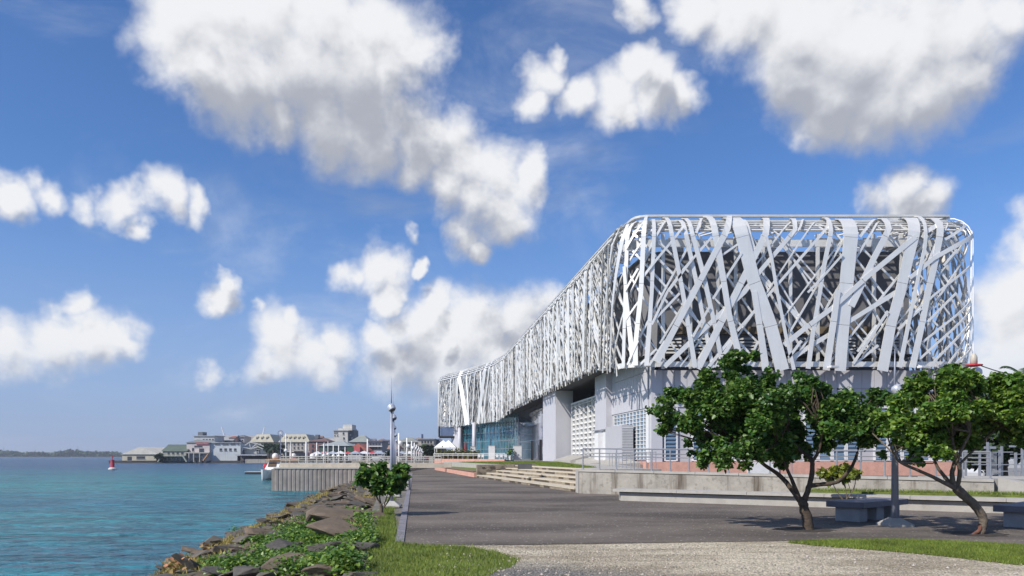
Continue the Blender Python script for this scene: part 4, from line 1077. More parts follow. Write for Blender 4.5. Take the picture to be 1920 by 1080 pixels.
# railing along the raised terrace in front of the sunscreen
r2 = thing('terrace_railing', 'thin grey railing in front of the white service doors', 'railing', (5.2, 34, 0.9))
railing(r2, [Vector((6.7, 34.8)), Vector((7.0, 44)), Vector((7.3, 56))], lambda f: 0.86, 0.95, 12)

# ================================================================== BENCHES, LAMPS
def slab_bench(c, rz, L_, label):
    t = thing('stone_bench', label, 'bench', (c.x, c.y, 0), 'stone slab benches on the promenade')
    SLAB = mat('bench_slab', (0.135, 0.135, 0.165), 0.6, 0.2, 3, bump=0.15, bscale=30); FOOT = mat('bench_foot', (0.33, 0.325, 0.34), 0.8, 0.12, 4, bump=0.2)
    m = MB(); m.box((c.x, c.y, 0.425), (L_, 0.95, 0.15), rz); o = m.build('seat', SLAB, t)
    bv = o.modifiers.new('bevel', 'BEVEL'); bv.width = 0.012; bv.segments = 2
    for f in (-0.36, 0.0, 0.36):
        p = Vector((c.x, c.y)) + Vector((math.cos(rz), math.sin(rz))) * L_ * f; m = MB(); m.box((p.x, p.y, 0.173), (0.42, 0.62, 0.35), rz); o = m.build('foot', FOOT, t)
        bv = o.modifiers.new('bevel', 'BEVEL'); bv.width = 0.01; bv.segments = 2
slab_bench(on(1628, 973), R(40), 2.6, 'dark slab bench on three feet behind the lamp post')
slab_bench(on(1940, 984), R(40), 2.6, 'dark slab bench behind the leaning tree trunk')
def lamp(x, D, label, z0=0.0, base=True, h=3.15, spire=1.0, k=1.0, group='promenade lamps with tilted drum heads'):
    t = thing('lamp_post', label, 'street lamp', (x, D, z0), group)
    if base:
        m = MB(); s0, s1 = 0.30, 0.10
        m.add([(x - s0, D - s0, z0), (x + s0, D - s0, z0), (x + s0, D + s0, z0), (x - s0, D + s0, z0), (x - s0, D - s0, z0 + .05), (x + s0, D - s0, z0 + .05), (x + s0, D + s0, z0 + .05), (x - s0, D + s0, z0 + .05),
               (x - s1, D - s1, z0 + .19), (x + s1, D - s1, z0 + .19), (x + s1, D + s1, z0 + .19), (x - s1, D + s1, z0 + .19)],
              [(0, 1, 5, 4), (1, 2, 6, 5), (2, 3, 7, 6), (3, 0, 4, 7), (4, 5, 9, 8), (5, 6, 10, 9), (6, 7, 11, 10), (7, 4, 8, 11), (8, 9, 10, 11)])
        m.build('base', CONC2, t)
    m = MB(); m.tube([(x, D, z0 + 0.1), (x, D, z0 + h)], [0.085 * k, 0.062 * k], 12); m.build('pole', POLE, t, smooth=True)
    m = MB(); m.tube([(x, D, z0 + h), (x, D, z0 + h + spire)], [0.035 * k, 0.008 * k], 8); m.build('spire', POLE, t, smooth=True)
    ax = Vector((0.45, -0.25, -0.85)).normalized(); c = Vector((x + 0.02, D - 0.09, z0 + h + 0.02)); ax = ax * 1.0
    m = MB(); m.lathe(c - ax * 0.16, [(0.02, 0.02), (0.07, 0.03), (0.115, 0.07), (0.125, 0.12), (0.125, 0.22), (0.10, 0.24)], 18, ax); hd = m.build('head', mat('lamp_head', (0.55, 0.57, 0.62), 0.3, 0.05, metallic=0.3), t); smooth_by_angle(hd)
    m = MB(); m.lathe(c - ax * 0.16, [(0.095, 0.235), (0.085, 0.262), (0.04, 0.27)], 18, ax); m.build('lens', mat('lamp_lens', (0.05, 0.05, 0.06), 0.2, 0.05, spec=0.8), hd)
p = on(1678, 986); lamp(p.x, p.y, 'grey lamp post with concrete foot between the two crooked trees')
for k, (D, u) in enumerate(((24, 734), (30, 737.5), (41, 738.5), (56, 741), (78, 743))):
    lamp((u - CU) / F * D, D, ['grey lamp post rising behind the round bush at the promenade edge', 'second lamp post from the round bush along the promenade', 'third lamp post from the round bush along the promenade', 'fourth lamp post from the round bush along the promenade', 'fifth lamp post from the round bush along the promenade'][k], k=0.62)
q = on(757, 919); m = MB(); m.prism([(q.x - .3, q.y - .25), (q.x + .3, q.y - .25), (q.x + .3, q.y + .25), (q.x - .3, q.y + .25)], 0, 0.5); o = m.build('concrete_bollard', CONC2, None, loc=(q.x, q.y, 0)); tag(o, 'squat concrete block at the promenade edge past the bush', 'block')
o.modifiers.new('bevel', 'BEVEL').width = 0.04

# ================================================================== TREES
def blob_points(blobs, n, shell=0.55):
    w = np.array([b[1] ** 2.2 for b in blobs]); idx = rng.choice(len(blobs), n, p=w / w.sum())
    d = rng.normal(0, 1, (n, 3)); d /= np.linalg.norm(d, axis=1)[:, None]
    r = (shell + (1 - shell) * rng.random(n)) ** 1.0 * (1 + 0.14 * rng.normal(0, 1, n))
    C = np.array([b[0] for b in blobs]); rr = np.array([b[1] for b in blobs])
    return C[idx] + d * (rr[idx] * r)[:, None] * np.array([1, 1, 0.9])
def limb(m, pts, r0, r1, wob=0.03, n=9):
    P = [Vector(p) for p in pts]; out = []; rad = []; tot = len(P) - 1; sub = 5
    for i in range(tot):
        a, b = P[max(i - 1, 0)], P[i]; c, d = P[i + 1], P[min(i + 2, tot)]
        for k in range(sub + (1 if i == tot - 1 else 0)):
            t = k / sub
            q = 0.5 * ((2 * b) + (c - a) * t + (2 * a - 5 * b + 4 * c - d) * t * t + (3 * b - a - 3 * c + d) * t ** 3)
            f = (i + t) / tot; rr = r0 + (r1 - r0) * f
            out.append(q + Vector((random.gauss(0, wob), random.gauss(0, wob), random.gauss(0, wob))) * rr * 2.2); rad.append(rr * random.uniform(0.95, 1.06))
    m.tube(out, rad, n); return out
def tree(name, label, base, trunk, limbs, crown_px, D, nleaf, leaf, lmat, bark, group=None, spread=1.0, cat='tree', twig=0.012, ntwig=60, depth=0.85, sub=7, shell=0.5):
    t = thing(name, label, cat, (base.x, base.y, 0), group)
    m = MB(); limb(m, trunk[0], trunk[1], trunk[2], 0.02, 12)
    tr = m.build('trunk', bark, t, smooth=True)
    for lp, r0, r1 in limbs:
        m = MB(); limb(m, lp, r0 * .82, r1 * .8); m.build('limb', bark, tr, smooth=True)
    blobs = []
    for u, v, r in crown_px:
        dd = D + random.gauss(0, 0.5) * depth; c = at(u, v, dd); rm = r / F * D
        for k in range(sub):                                          # each lobe is a bunch of smaller, uneven sprays
            o_ = Vector((random.gauss(0, 0.46), random.gauss(0, 0.6), random.gauss(0, 0.45))) * rm
            blobs.append((np.array(c + o_), rm * random.uniform(0.32, 0.62) * spread))
        for k in range(2):                                            # and the same mass behind, out of sight of this view
            o_ = Vector((random.gauss(0, 0.4) * rm, random.uniform(0.3, 1.6) * depth, random.gauss(0, 0.4) * rm)); blobs.append((np.array(c + o_), rm * random.uniform(0.3, 0.5)))
    P = blob_points(blobs, nleaf, shell)
    v_, f_ = leaves(P, leaf, up=0.25, droop=0.9, heart=True, fold=0.3)
    cr = np_mesh('crown', v_, f_, 4, lmat, t, (base.x, base.y, 0))
    m = MB(); ends = [Vector(l[0][-1]) for l in limbs] + [Vector(l[0][-2]) for l in limbs]
    for k in range(ntwig):
        b = Vector(blobs[random.randrange(len(blobs))][0]); a = min(ends, key=lambda e: (e - b).length + random.random() * 0.3)
        mid = a.lerp(b, 0.5) + Vector((random.gauss(0, .12), random.gauss(0, .12), random.gauss(0.03, .1)))
        m.tube([a, mid, b], [twig * 1.7, twig * 1.2, twig * 0.5], 5)
    m.build('twigs', bark, tr)
    return t
random.seed(77); b1 = on(1516, 993); D1 = b1.y
def q1(u, v, dd=0.0): return at(u, v, D1 + dd)
tree('crooked_tree', 'crooked forked shade tree in a pit, behind it a slab bench', b1,
     ([b1 + Vector((0, 0, -0.05)), q1(1514, 975), q1(1508, 955), q1(1505, 938)], 0.125, 0.095),
     [([q1(1508, 950), q1(1490, 925), q1(1462, 892, .1), q1(1428, 868, .1), q1(1395, 835, .2)], 0.085, 0.035),
      ([q1(1499, 935), q1(1487, 905, -.1), q1(1473, 872, -.2), q1(1460, 830, -.3)], 0.06, 0.03),
      ([q1(1506, 945), q1(1516, 915), q1(1523, 885), q1(1521, 862), q1(1508, 850, .2), q1(1485, 835, .3)], 0.085, 0.035),
      ([q1(1521, 868), q1(1530, 855, -.1), q1(1538, 835, -.2), q1(1540, 800, -.2)], 0.05, 0.03),
      ([q1(1516, 912), q1(1540, 908), q1(1568, 904, -.1), q1(1592, 882, -.1), q1(1606, 855, 0), q1(1612, 825, .1)], 0.065, 0.032)],
     [(1252,765,20),(1243,805,16),(1262,735,14),(1288,738,20),(1305,790,34),(1330,722,30),(1350,780,45),(1385,690,28),(1398,668,14),(1395,740,45),(1322,848,20),(1378,842,34),(1430,780,55),(1440,715,18),(1470,745,38),(1500,722,22),(1522,712,12),(1532,735,18),(1535,765,35),(1500,800,50),(1560,800,40),(1600,762,33),(1620,800,34),(1645,748,24),(1460,835,32),(1540,835,22),(1430,828,35),(1660,790,22)],
     D1, 42000, 0.094, LEAF, BARK, 'crooked shade trees on the promenade', ntwig=110)
random.seed(78); b2 = on(1836, 1001); D2 = b2.y
def q2_(u, v, dd=0.0): return at(u, v, D2 + dd)
tree('crooked_tree', 'shade tree with a bare trunk leaning left over its root', b2,
     ([b2 + Vector((0, 0, -0.05)), q2_(1843, 985), q2_(1842, 968), q2_(1825, 945), q2_(1806, 928), q2_(1792, 915)], 0.075, 0.10),
     [([q2_(1795, 918), q2_(1770, 905, -.1), q2_(1735, 888, -.2), q2_(1690, 868, -.2), q2_(1675, 850, -.2)], 0.06, 0.025),
      ([q2_(1790, 915), q2_(1772, 895, .1), q2_(1755, 870, .1), q2_(1748, 840, .2)], 0.06, 0.028),
      ([q2_(1790, 915), q2_(1785, 890), q2_(1790, 860), q2_(1785, 820)], 0.075, 0.035),
      ([q2_(1795, 912), q2_(1800, 885, -.1), q2_(1797, 858, -.2), q2_(1820, 810, -.3)], 0.06, 0.03),
      ([q2_(1797, 872), q2_(1830, 840, .2), q2_(1870, 800, .3)], 0.035, 0.02)],
     [(1690,772,32),(1702,820,33),(1718,738,28),(1728,705,12),(1755,785,42),(1770,722,30),(1800,740,38),(1815,702,18),(1830,780,42),(1850,722,28),(1875,752,38),(1888,795,26),(1915,772,33),(1800,825,30),(1712,852,18),(1900,728,24),(1955,780,42),(1960,738,38),(1745,830,26),(1770,845,18),(1925,810,22)],
     D2, 38000, 0.094, LEAFB, PBARK, 'crooked shade trees on the promenade', ntwig=110)
# bare root and red-brown stub at the foot of the leaning tree
m = MB(); limb(m, [b2 + Vector((0.02, 0, 0.2)), b2 + Vector((-0.03, -0.05, 0.08)), b2 + Vector((-0.22, -0.1, -0.02))], 0.05, 0.03); o = m.build('root_stub', mat('red_root', (0.16, 0.07, 0.045), .9, .3, 9), None, loc=(b2.x, b2.y, 0)); tag(o, 'reddish root stub at the foot of the leaning tree', 'root')
# tree pits
for b, lab in ((b1, 'bare earth pit round the forked tree'), (b2, 'bare earth pit round the leaning tree')):
    m = MB(); n = 20; m.add([(b.x - 0.1 + math.cos(k / n * 6.283) * 0.62 * (1 + 0.15 * math.sin(k * 2.7)), b.y + math.sin(k / n * 6.283) * 0.55 * (1 + 0.12 * math.sin(k * 3.1)), 0.004) for k in range(n)], [tuple(range(n))])
    tag(m.build('tree_pit', mat('pit_soil', (0.045, 0.036, 0.028), 0.95, 0.4, 5, bump=0.8, bscale=18)), kind='structure')
random.seed(79); bb_ = on(716, 966); D3 = bb_.y
def q3(u, v, dd=0.0): return at(u, v, D3 + dd)
tree('round_bush', 'round leafy bush on several stems at the head of the rocks', bb_ + Vector((0, 0, 0)),
     ([bb_ + Vector((0, 0, -0.1)), q3(715, 955), q3(714, 945)], 0.05, 0.05),
     [([q3(714, 950), q3(708, 935), q3(700, 915)], 0.03, 0.018), ([q3(715, 948), q3(712, 930, .1), q3(718, 905)], 0.03, 0.018), ([q3(716, 955), q3(729, 938), q3(735, 915, -.1)], 0.03, 0.016), ([q3(716, 958), q3(722, 942, .15), q3(728, 920, .2)], 0.022, 0.014), ([q3(731, 932), q3(745, 915), q3(752, 900)], 0.02, 0.012)],
     [(690,890,17),(712,882,18),(742,884,18),(702,905,17),(733,902,18),(754,898,11),(722,892,18),(684,900,10),(748,910,10)],
     D3, 2600, 0.15, LEAF, PBARK, cat='bush', ntwig=30, depth=0.25, sub=5)
b5 = on(1587, 955); D5 = b5.y
def q5(u, v, dd=0.0): return at(u, v, D5 + dd)
tree('small_bush', 'small yellow-green bush on thin tangled stems behind the slab bench', b5,
     ([b5, q5(1588, 945), q5(1588, 935)], 0.035, 0.03), [([q5(1588, 945), q5(1572, 925), q5(1560, 905)], .02, .012), ([q5(1588, 940), q5(1585, 915, .1), q5(1575, 900)], .02, .012), ([q5(1588, 935), q5(1600, 918), q5(1605, 900)], .02, .012), ([q5(1588, 945), q5(1578, 935, -.1), q5(1566, 915, .1)], .016, .01), ([q5(1588, 935), q5(1595, 925, .1), q5(1590, 905)], .016, .01)],
     [(1552,885,12),(1572,882,12),(1592,882,12),(1608,887,9),(1560,895,10),(1583,893,10)], D5, 1300, 0.13, mat('leaf_yellow', (0.20, 0.24, 0.03), 0.45, 0.25, 1.5, island=0.4, transl=0.25), PBARK, cat='bush', ntwig=26, depth=0.2, sub=4)
# darker trees standing behind the fence at the right
def back_tree(u, D, v_top, v_bot, wpx, label, n=5200, lm=LEAFD):
    c = at(u, 854, D); hgt = EYE + (HV - v_top) / F * D
    base = Vector((c.x, D, 0)); q = lambda du, v, dd=0: at(u + du, v, D + dd)
    blobs = [(u + random.uniform(-1, 1) * wpx * 0.42, v_top + 16 + random.random() ** 1.0 * (v_bot - v_top - 22), random.uniform(15, 30)) for _ in range(15)]
    tree('broad_tree', label, base, ([base, q(0, 840), q(2, 800)], 0.22, 0.15), [([q(0, 830), q(-wpx * .2, 790), q(-wpx * .3, v_top + 40)], .1, .05), ([q(0, 820), q(wpx * .2, 780), q(wpx * .3, v_top + 40)], .1, .05)], blobs, D, n, 0.24, lm, BARK, 'trees behind the fence', ntwig=20, depth=1.5)
back_tree(1880, 34, 770, 862, 110, 'dense dark tree behind the metal fence')
back_tree(1960, 36, 740, 862, 120, 'broad dark tree at the end of the metal fence')
# palm
def palm(u, D, vt, label, n=22, fl=2.3, group=None):
    c = at(u, vt, D); t = thing('palm_tree', label, 'palm', (c.x, D, 0), group)
    m = MB(); limb(m, [(c.x + 0.3, D, 0), (c.x + 0.1, D, c.z * 0.5), (c.x, D, c.z)], 0.17 * fl / 2.3, 0.12 * fl / 2.3, 0.01); m.build('trunk', PBARK, t, smooth=True)
    for k in range(n):
        a = k / n * 6.283 * 3.1; el = R(random.uniform(-25, 65)); m = MB(); L_ = fl * random.uniform(.8, 1.1); prev = None; pts = []
        for i in range(9):
            f = i / 8; r = L_ * f * math.cos(el) ; z = L_ * f * math.sin(el) - 0.5 * L_ * f * f
            pts.append(c + Vector((math.cos(a) * r, math.sin(a) * r, z)))
        side_ = Vector((-math.sin(a), math.cos(a), 0))
        for i in range(1, 9):
            for s_ in (-1, 1):
                for h_ in (0, .5):
                    p = pts[i - 1].lerp(pts[i], h_); l = L_ * 0.26 * (1 - 0.55 * abs(i / 8 - .4)); d = (pts[i] - pts[i - 1]).normalized()
                    tip = p + (side_ * s_ + d * 0.7 + Vector((0, 0, -0.35))).normalized() * l; m.add([p - d * 0.03 * fl, p + d * 0.03 * fl, tip], [(0, 1, 2)])
        m.tube(pts, [0.03] * 4 + [0.015] * 5, 4); m.build('frond', LEAFD, t)
palm(1925, 40, 715, 'palm with arching fronds behind the dark trees')

# ================================================================== RIGHT EDGE: FENCE, CABLE, CAR
fe = thing('metal_fence', 'grey metal gate and fence with square posts at the terrace end', 'fence', (18, 28.5, 0.86))
for u, h in ((1805, 0.9), (1823, 1.15), (1838, .95), (1852, 1.3), (1862, 1.15), (1878, 1.0), (1894, 1.15), (1902, .9), (1917, 1.2), (1935, 1.1), (1950, 1.1)):
    p = at(u, 854, 28.5); m = MB(); m.box((p.x, 28.5 + random.uniform(-.1, .5), 0.86 + h / 2), (0.07, 0.07, h)); m.build('post', STEEL, fe)
for z, u0, u1, w in ((1.82, 1800, 1824, .05), (1.72, 1800, 1850, .035), (1.55, 1823, 1862, .035), (1.95, 1846, 1868, .09), (1.78, 1862, 1900, .035), (1.3, 1823, 1950, .03), (2.0, 1893, 1950, .07), (1.7, 1895, 1950, .03), (1.05, 1862, 1950, .03), (1.55, 1895, 1950, .03)):
    a, b = at(u0, 0, 28.5), at(u1, 0, 28.5); m = MB(); m.box(((a.x + b.x) / 2, 28.52, z), (b.x - a.x, 0.04, w)); m.build('rail', STEEL, fe)
m = MB(); a, b = at(1855, 0, 28.6), at(1868, 0, 28.6)
for k in range(7): m.box((a.x + (b.x - a.x) * k / 6, 28.6, 1.35), (0.02, 0.02, 0.9))
m.build('turnstile', STEEL, fe)
def car(c, rz, color, label):
    t = thing('parked_car', label, 'car', (c.x, c.y, c.z), 'cars parked behind the fence'); co, si = math.cos(rz), math.sin(rz)
    def W(x, y, z): return (c.x + x * co - y * si, c.y + x * si + y * co, c.z + z)
    prof = [(-2.1, .35), (-2.15, .75), (-1.95, .95), (-1.3, 1.0), (-.75, 1.42), (.65, 1.45), (1.35, 1.02), (2.0, .85), (2.15, .6), (2.1, .35)]
    m = MB(); n = len(prof); m.add([W(x, -.85 + (0.12 if z > 1.1 else 0), z) for x, z in prof] + [W(x, .85 - (0.12 if z > 1.1 else 0), z) for x, z in prof], [tuple(range(n)), tuple(range(n, 2 * n))[::-1]] + [(i, n + i, n + (i + 1) % n, (i + 1) % n) for i in range(n)])
    o = m.build('body', mat('car_' + label[:5], color, .25, .02, spec=.6), t); o.modifiers.new('b', 'BEVEL').width = 0.05
    for s in (-1, 1):
        m = MB(); m.add([W(-1.15, s * .80, 1.03), W(1.15, s * .80, 1.03), W(.58, s * .745, 1.38), (W(-.7, s * .745, 1.36))], [(0, 1, 2, 3)]); m.build('side_window', BLACK, t)
        for x in (-1.3, 1.3): m = MB(); m.lathe(W(x, s * .78, .32), [(.32, -.1), (.32, .1)], 14, (-si, co, 0)); m.build('wheel', BLACK, t)
    m = MB(); m.add([W(1.30, -.68, 1.08), W(1.30, .68, 1.08), W(.72, .62, 1.42), W(.72, -.62, 1.42)], [(0, 1, 2, 3)]); m.build('windscreen', BLACK, t)
car(at(1880, 854, 42) - Vector((0, 0, EYE - 0.0)), 0.2, (.55, .56, .58), 'silver car parked behind the metal gate')
# beacon with red disc, dome and cable on the right end of the screen
p = at(1826, 690, 58.6); t = thing('beacon', 'beige beacon with a red disc hung at the end of the lattice', 'beacon', (p.x, p.y, p.z))
m = MB(); m.lathe((p.x, p.y, p.z), [(.16, .28), (.26, .34), (.24, .9), (.10, 1.15), (.02, 1.2)], 14); m.build('body', mat('beige_plastic', (.5, .46, .38), .5), t, smooth=True)
m = MB(); m.lathe((p.x, p.y, p.z), [(.3, .1), (.62, .18), (.62, .26), (.2, .30)], 16); m.build('disc', mat('red_paint', (.55, .04, .05), .4), t)
m = MB(); m.tube([(p.x, p.y, p.z + .3), (p.x, 60.2, p.z + .5)], .06, 6); m.build('bracket', STEEL, t)
a, b = Vector((p.x + .5, p.y, p.z + .2)), at(1990, 697, 52); m = MB(); m.tube([a.lerp(b, k / 12) - Vector((0, 0, 0.5 * math.sin(math.pi * k / 12))) for k in range(13)], 0.045, 6); o = m.build('cable', BLACK, None, loc=tuple(b)); tag(o, 'dark overhead cable running off from the red-disc beacon', 'cable')
pp = at(1990, 697, 52); m = MB(); m.tube([(pp.x, pp.y, 0), (pp.x, pp.y, pp.z + .4)], .12, 8); o = m.build('cable_pole', POLE, None, loc=(pp.x, pp.y, 0)); tag(o, 'grey pole holding the far end of the overhead cable', 'pole')
p = at(1848, 690, 66); t = thing('roof_building', 'low service building with a white dome behind the lattice end', 'building', (p.x + 3, 70, 0))
m = MB(); m.box((p.x + 4.4, 72, 4.2), (10, 10, 8.4)); m.build('wall', MATS['grey_render'], t)
m = MB(); m.box((p.x + 4.4, 72, 8.45), (10.3, 10.3, .18)); m.build('roof', CONC2, t)
m = MB(); m.lathe((p.x, 67.2, 8.54), [(.25, 0), (.3, .3), (.42, .5), (.4, .8), (.22, 1.0), (.02, 1.08)], 14); m.build('dome', WPAINT, t, smooth=True)

# ================================================================== BISTRO TERRACE IN FRONT OF THE BEND
a, b = at(813, 854, 142), at(947, 854, 132); 
m = MB(); m.slab((a.x, a.y), (b.x, b.y), .4, -.05, 1.0); o = m.build('bistro_wall', PINK, None, loc=(a.x, a.y, 0)); tag(o, 'long pink parapet wall of the bistro terrace', 'wall')
m = MB(); m.prism([(a.x, a.y + .2), (b.x, b.y + .2), (cp[2][0], cp[2][1]), (cp[12][0], cp[12][1]), (cp[20][0], cp[20][1]), (a.x, 176)], -.05, .88); tag(m.build('bistro_terrace', CONC2), kind='structure')
m = MB(); m.box((a.x - .4, a.y, .75), (.9, .9, 1.5)); o = m.build('gate_pier', CONC2, None, loc=(a.x - .4, a.y, 0)); tag(o, 'pale concrete pier at the corner of the pink bistro wall', 'pier')
for k in range(4):
    u0 = 838 + k * 16; p = [on(u0, 872.5 + k * .2), on(u0 + 5, 872.3), on(u0 + 36, 875.5), on(u0 + 28, 876)]
    m = MB(); m.add([(x.x, x.y, .006) for x in p], [(0, 1, 2, 3)]); o = m.build('paving_band', WPAINT); 
    if o.data.polygons[0].normal.z < 0: o.data.flip_normals()
    tag(o, kind='structure')
def tent(c, w, h, label):
    t = thing('gazebo', label, 'gazebo', (c.x, c.y, .88)); z0 = .88
    TW = mat('tent_fabric', (.78, .78, .78), .7, .03)
    m = MB()
    for s in (-1, 1):
        cx = c.x + s * w * .13; m.add([(cx - w * .4, c.y - w * .5, z0 + h), (cx + w * .4, c.y - w * .5, z0 + h + s * .01), (cx + w * .4, c.y + w * .5, z0 + h), (cx - w * .4, c.y + w * .5, z0 + h), (cx, c.y, z0 + h * 1.62)], [(0, 1, 4), (1, 2, 4), (2, 3, 4), (3, 0, 4)])
    m.build('canopy', TW, t)
    m = MB(); m.prism([(c.x - w * .53, c.y - w * .51), (c.x + w * .53, c.y - w * .51), (c.x + w * .53, c.y - w * .5), (c.x - w * .53, c.y - w * .5)], z0 + h - .22, z0 + h + .02); m.build('valance', TW, t)
    for sx in (-.5, .5):
        for sy in (-.48, .48): m = MB(); m.box((c.x + sx * w, c.y + sy * w, z0 + h / 2), (.14, .14, h)); m.build('leg', WPAINT, t)
tent(at(836, 0, 147), 4.0, 2.35, 'white twin-peaked gazebo on the bistro terrace')
p = at(873, 854, 146); t = thing('parasol', 'closed red parasol on the bistro terrace', 'parasol', (p.x, p.y, .88))
m = MB(); m.tube([(p.x, p.y, .88), (p.x, p.y, 4.6)], .05, 6); m.build('pole', STEEL, t)
m = MB(); m.lathe((p.x, p.y, 1.5), [(.12, 0), (.26, .3), (.27, 1.6), (.2, 2.4), (.05, 3.1)], 10); m.build('cover', mat('red_canvas', (.25, .025, .03), .7), t, smooth=True)
for u, D, wpx, v0, v1, lab in ((887, 145, 9, 838, 860, 'ivory service cabinet beside the red parasol'), (922, 140, 12, 836, 860, 'white service cabinet in the middle of the bistro glass'), (970, 128, 16, 836, 862, 'tall white service cabinet beside the potted plant')):
    p = at(u, v1, D); w = wpx / F * D; z1 = EYE + (HV - v0) / F * D; m = MB(); m.box((p.x, D, (z1 + .88) / 2), (w, .8, z1 - .88)); o = m.build('cabinet', WPAINT, None, loc=(p.x, D, .88)); tag(o, lab, 'cabinet')
    m = MB(); m.box((p.x, D, z1 + .05), (w * 1.08, .9, .1)); m.build('cap', CONC2, o)
hb = thing('terrace_hedge', 'row of mixed red and green shrubs behind the pink wall', 'hedge', (-10, 143.5, .88))
P = []
for k in range(26):
    u = 822 + k * 2.9; c = at(u, 852, 143 - k * .05); P.append(np.array([c.x, c.y, 1.55]) + rng.normal(0, 1, (150, 3)) * np.array([.35, .3, .45]))
v_, f_ = leaves(np.concatenate(P), .42, up=.3); np_mesh('foliage', v_, f_, 4, mat('hedge_leaf', (.12, .13, .03), .6, .3, 1, island=.7, transl=.2), hb, (-10, 143.5, .88))
p = at(957, 862, 127); t = thing('potted_plant', 'green plant in a white pot on the bistro terrace', 'potted plant', (p.x, p.y, .88))
m = MB(); m.lathe((p.x, p.y, .88), [(.22, 0), (.34, .8), (.3, .8)], 12); m.build('pot', WPAINT, t)
v_, f_ = leaves(np.array([p.x, p.y, 2.2]) + rng.normal(0, 1, (160, 3)) * np.array([.25, .25, .4]), .3); np_mesh('plant', v_, f_, 4, LEAF, t, (p.x, p.y, .88))
r3 = thing('bistro_railing', 'pale railing above the pink bistro wall', 'railing', (a.x, a.y, 1))
railing(r3, [Vector((a.x, a.y)), Vector((b.x, b.y))], lambda f: 1.0, 1.0, 14, .035, .03, WPAINT)
# round cafe chairs
for k, u in enumerate((898, 905, 932, 940, 948)):
    c = at(u, 0, 138 - k); t = thing('cafe_chair', ['white cafe chair nearest the red parasol', 'white cafe chair second from the red parasol', 'white cafe chair right of the middle white cabinet', 'white cafe chair between the middle cabinet and the potted plant', 'white cafe chair beside the potted plant'][k], 'chair', (c.x, c.y, .88), 'bistro chairs')
    m = MB(); m.box((c.x, c.y, 1.34), (.48, .46, .05)); m.build('seat', WPAINT, t); m = MB(); m.box((c.x, c.y + .22, 1.62), (.46, .05, .5)); m.build('backrest', WPAINT, t)
    for sx in (-.2, .2):
        for sy in (-.2, .2): m = MB(); m.box((c.x + sx, c.y + sy, 1.1), (.04, .04, .44)); m.build('leg', WPAINT, t)

# ================================================================== QUAY
QD = 73.0; qx0, qx1 = (515 - CU) / F * QD, -11.0
PILE = mat('sheet_pile', (0.28, 0.245, 0.22), 0.75, 0.3, 0.9, bump=.2, streak=.7, streak_col=(.30, .27, .235), coords='World')
quay = thing('quay', 'sheet-piled quay with pale concrete deck jutting into the harbour', 'quay', (qx0, QD, 0))
m = MB(); m.prism([(qx0 + .1, QD + .3), (qx1, QD + .3), (qx1, 96), (qx0 + .1 - 2.4, 96)], -3.0, .32); m.build('core', CONC2, quay)
m = MB(); m.prism([(qx0 - .1, QD - .05), (qx1, QD - .05), (qx1, QD + .9), (qx0 - .1, QD + .9)], .33, .46); m.build('deck_edge', CONC2, quay)
m = MB(); m.prism([(qx0 - .1, QD + .91), (qx1, QD + .91), (qx1, 96), (qx0 - 2.5, 96)], .325, .42); m.build('deck', mat('quay_deck', (.50, .44, .36), .85, .1, 1), quay)
pm = MB(); w = .42
pm.add([(0, .055, -3), (.1, 0, -3), (.31, 0, -3), (.42, .055, -3), (0, .055, .33), (.1, 0, .33), (.31, 0, .33), (.42, .055, .33), (0, .4, -3), (.42, .4, -3), (0, .4, .33), (.42, .4, .33)],
       [(0, 1, 5, 4), (1, 2, 6, 5), (2, 3, 7, 6), (8, 0, 4, 10), (3, 9, 11, 7), (4, 5, 6, 7, 11, 10)])
po = pm.build('sheet_pile', PILE, None); pile_me = po.data; bpy.data.objects.remove(po)
k = 0
while qx0 + k * w < qx1: share(pile_me, 'sheet_pile', quay, (k * w, 0, 0)); k += 1
k = 0
while k * w < 22: o = share(pile_me, 'sheet_pile', quay, (-k * w * .105 , .3 + k * w, 0), R(96)); k += 1
m = MB(); m.prism([(qx0 + .2, QD + .9), (qx1 + 5, QD + .9), (qx1 + 5, QD + 1.15), (qx0 + .2, QD + 1.15)], .42, .92); m.build('parapet', mat('quay_parapet', (.52, .46, .37), .85, .14, 1.2, spots=((.3, .25, .2), 3, .5, .7, .4)), quay)
qr = thing('quay_railing', 'pale metal railing along the quay edge', 'railing', (qx0, QD + 1, .92))
railing(qr, [Vector((qx0 + .3, QD + 1.02)), Vector((qx1 + 4, QD + 1.02))], lambda f: .92, .62, 18, .035, .03, mat('pale_rail', (.48, .46, .42), .5), mids=(.33, .66))
def quay_post(u, vt, D, r, label, ball=True, z0=.42):
    p = at(u, vt, D); t = thing('quay_post', label, 'post', (p.x, D, z0), 'white masts on the quay')
    m = MB(); m.tube([(p.x, D, z0), (p.x, D, p.z)], [r, r * .7], 8); m.build('mast', WPAINT, t, smooth=True)
    m = MB(); m.lathe((p.x, D, z0), [(r * 2, 0), (r * 2, .06)], 8); m.build('foot', STEEL, t)
    if ball:
        z = z0 + (p.z - z0) * .48; m = MB(); m.lathe((p.x + .05, D - .12, z), [(.02, -.2), (.17, -.12), (.2, 0), (.17, .12), (.02, .2)], 10); m.build('lamp_globe', WPAINT, t, smooth=True)
ord_ = ['first', 'second', 'third', 'fourth', 'fifth', 'sixth', 'seventh', 'eighth', 'ninth', 'tenth', 'eleventh', 'twelfth', 'thirteenth', 'fourteenth']
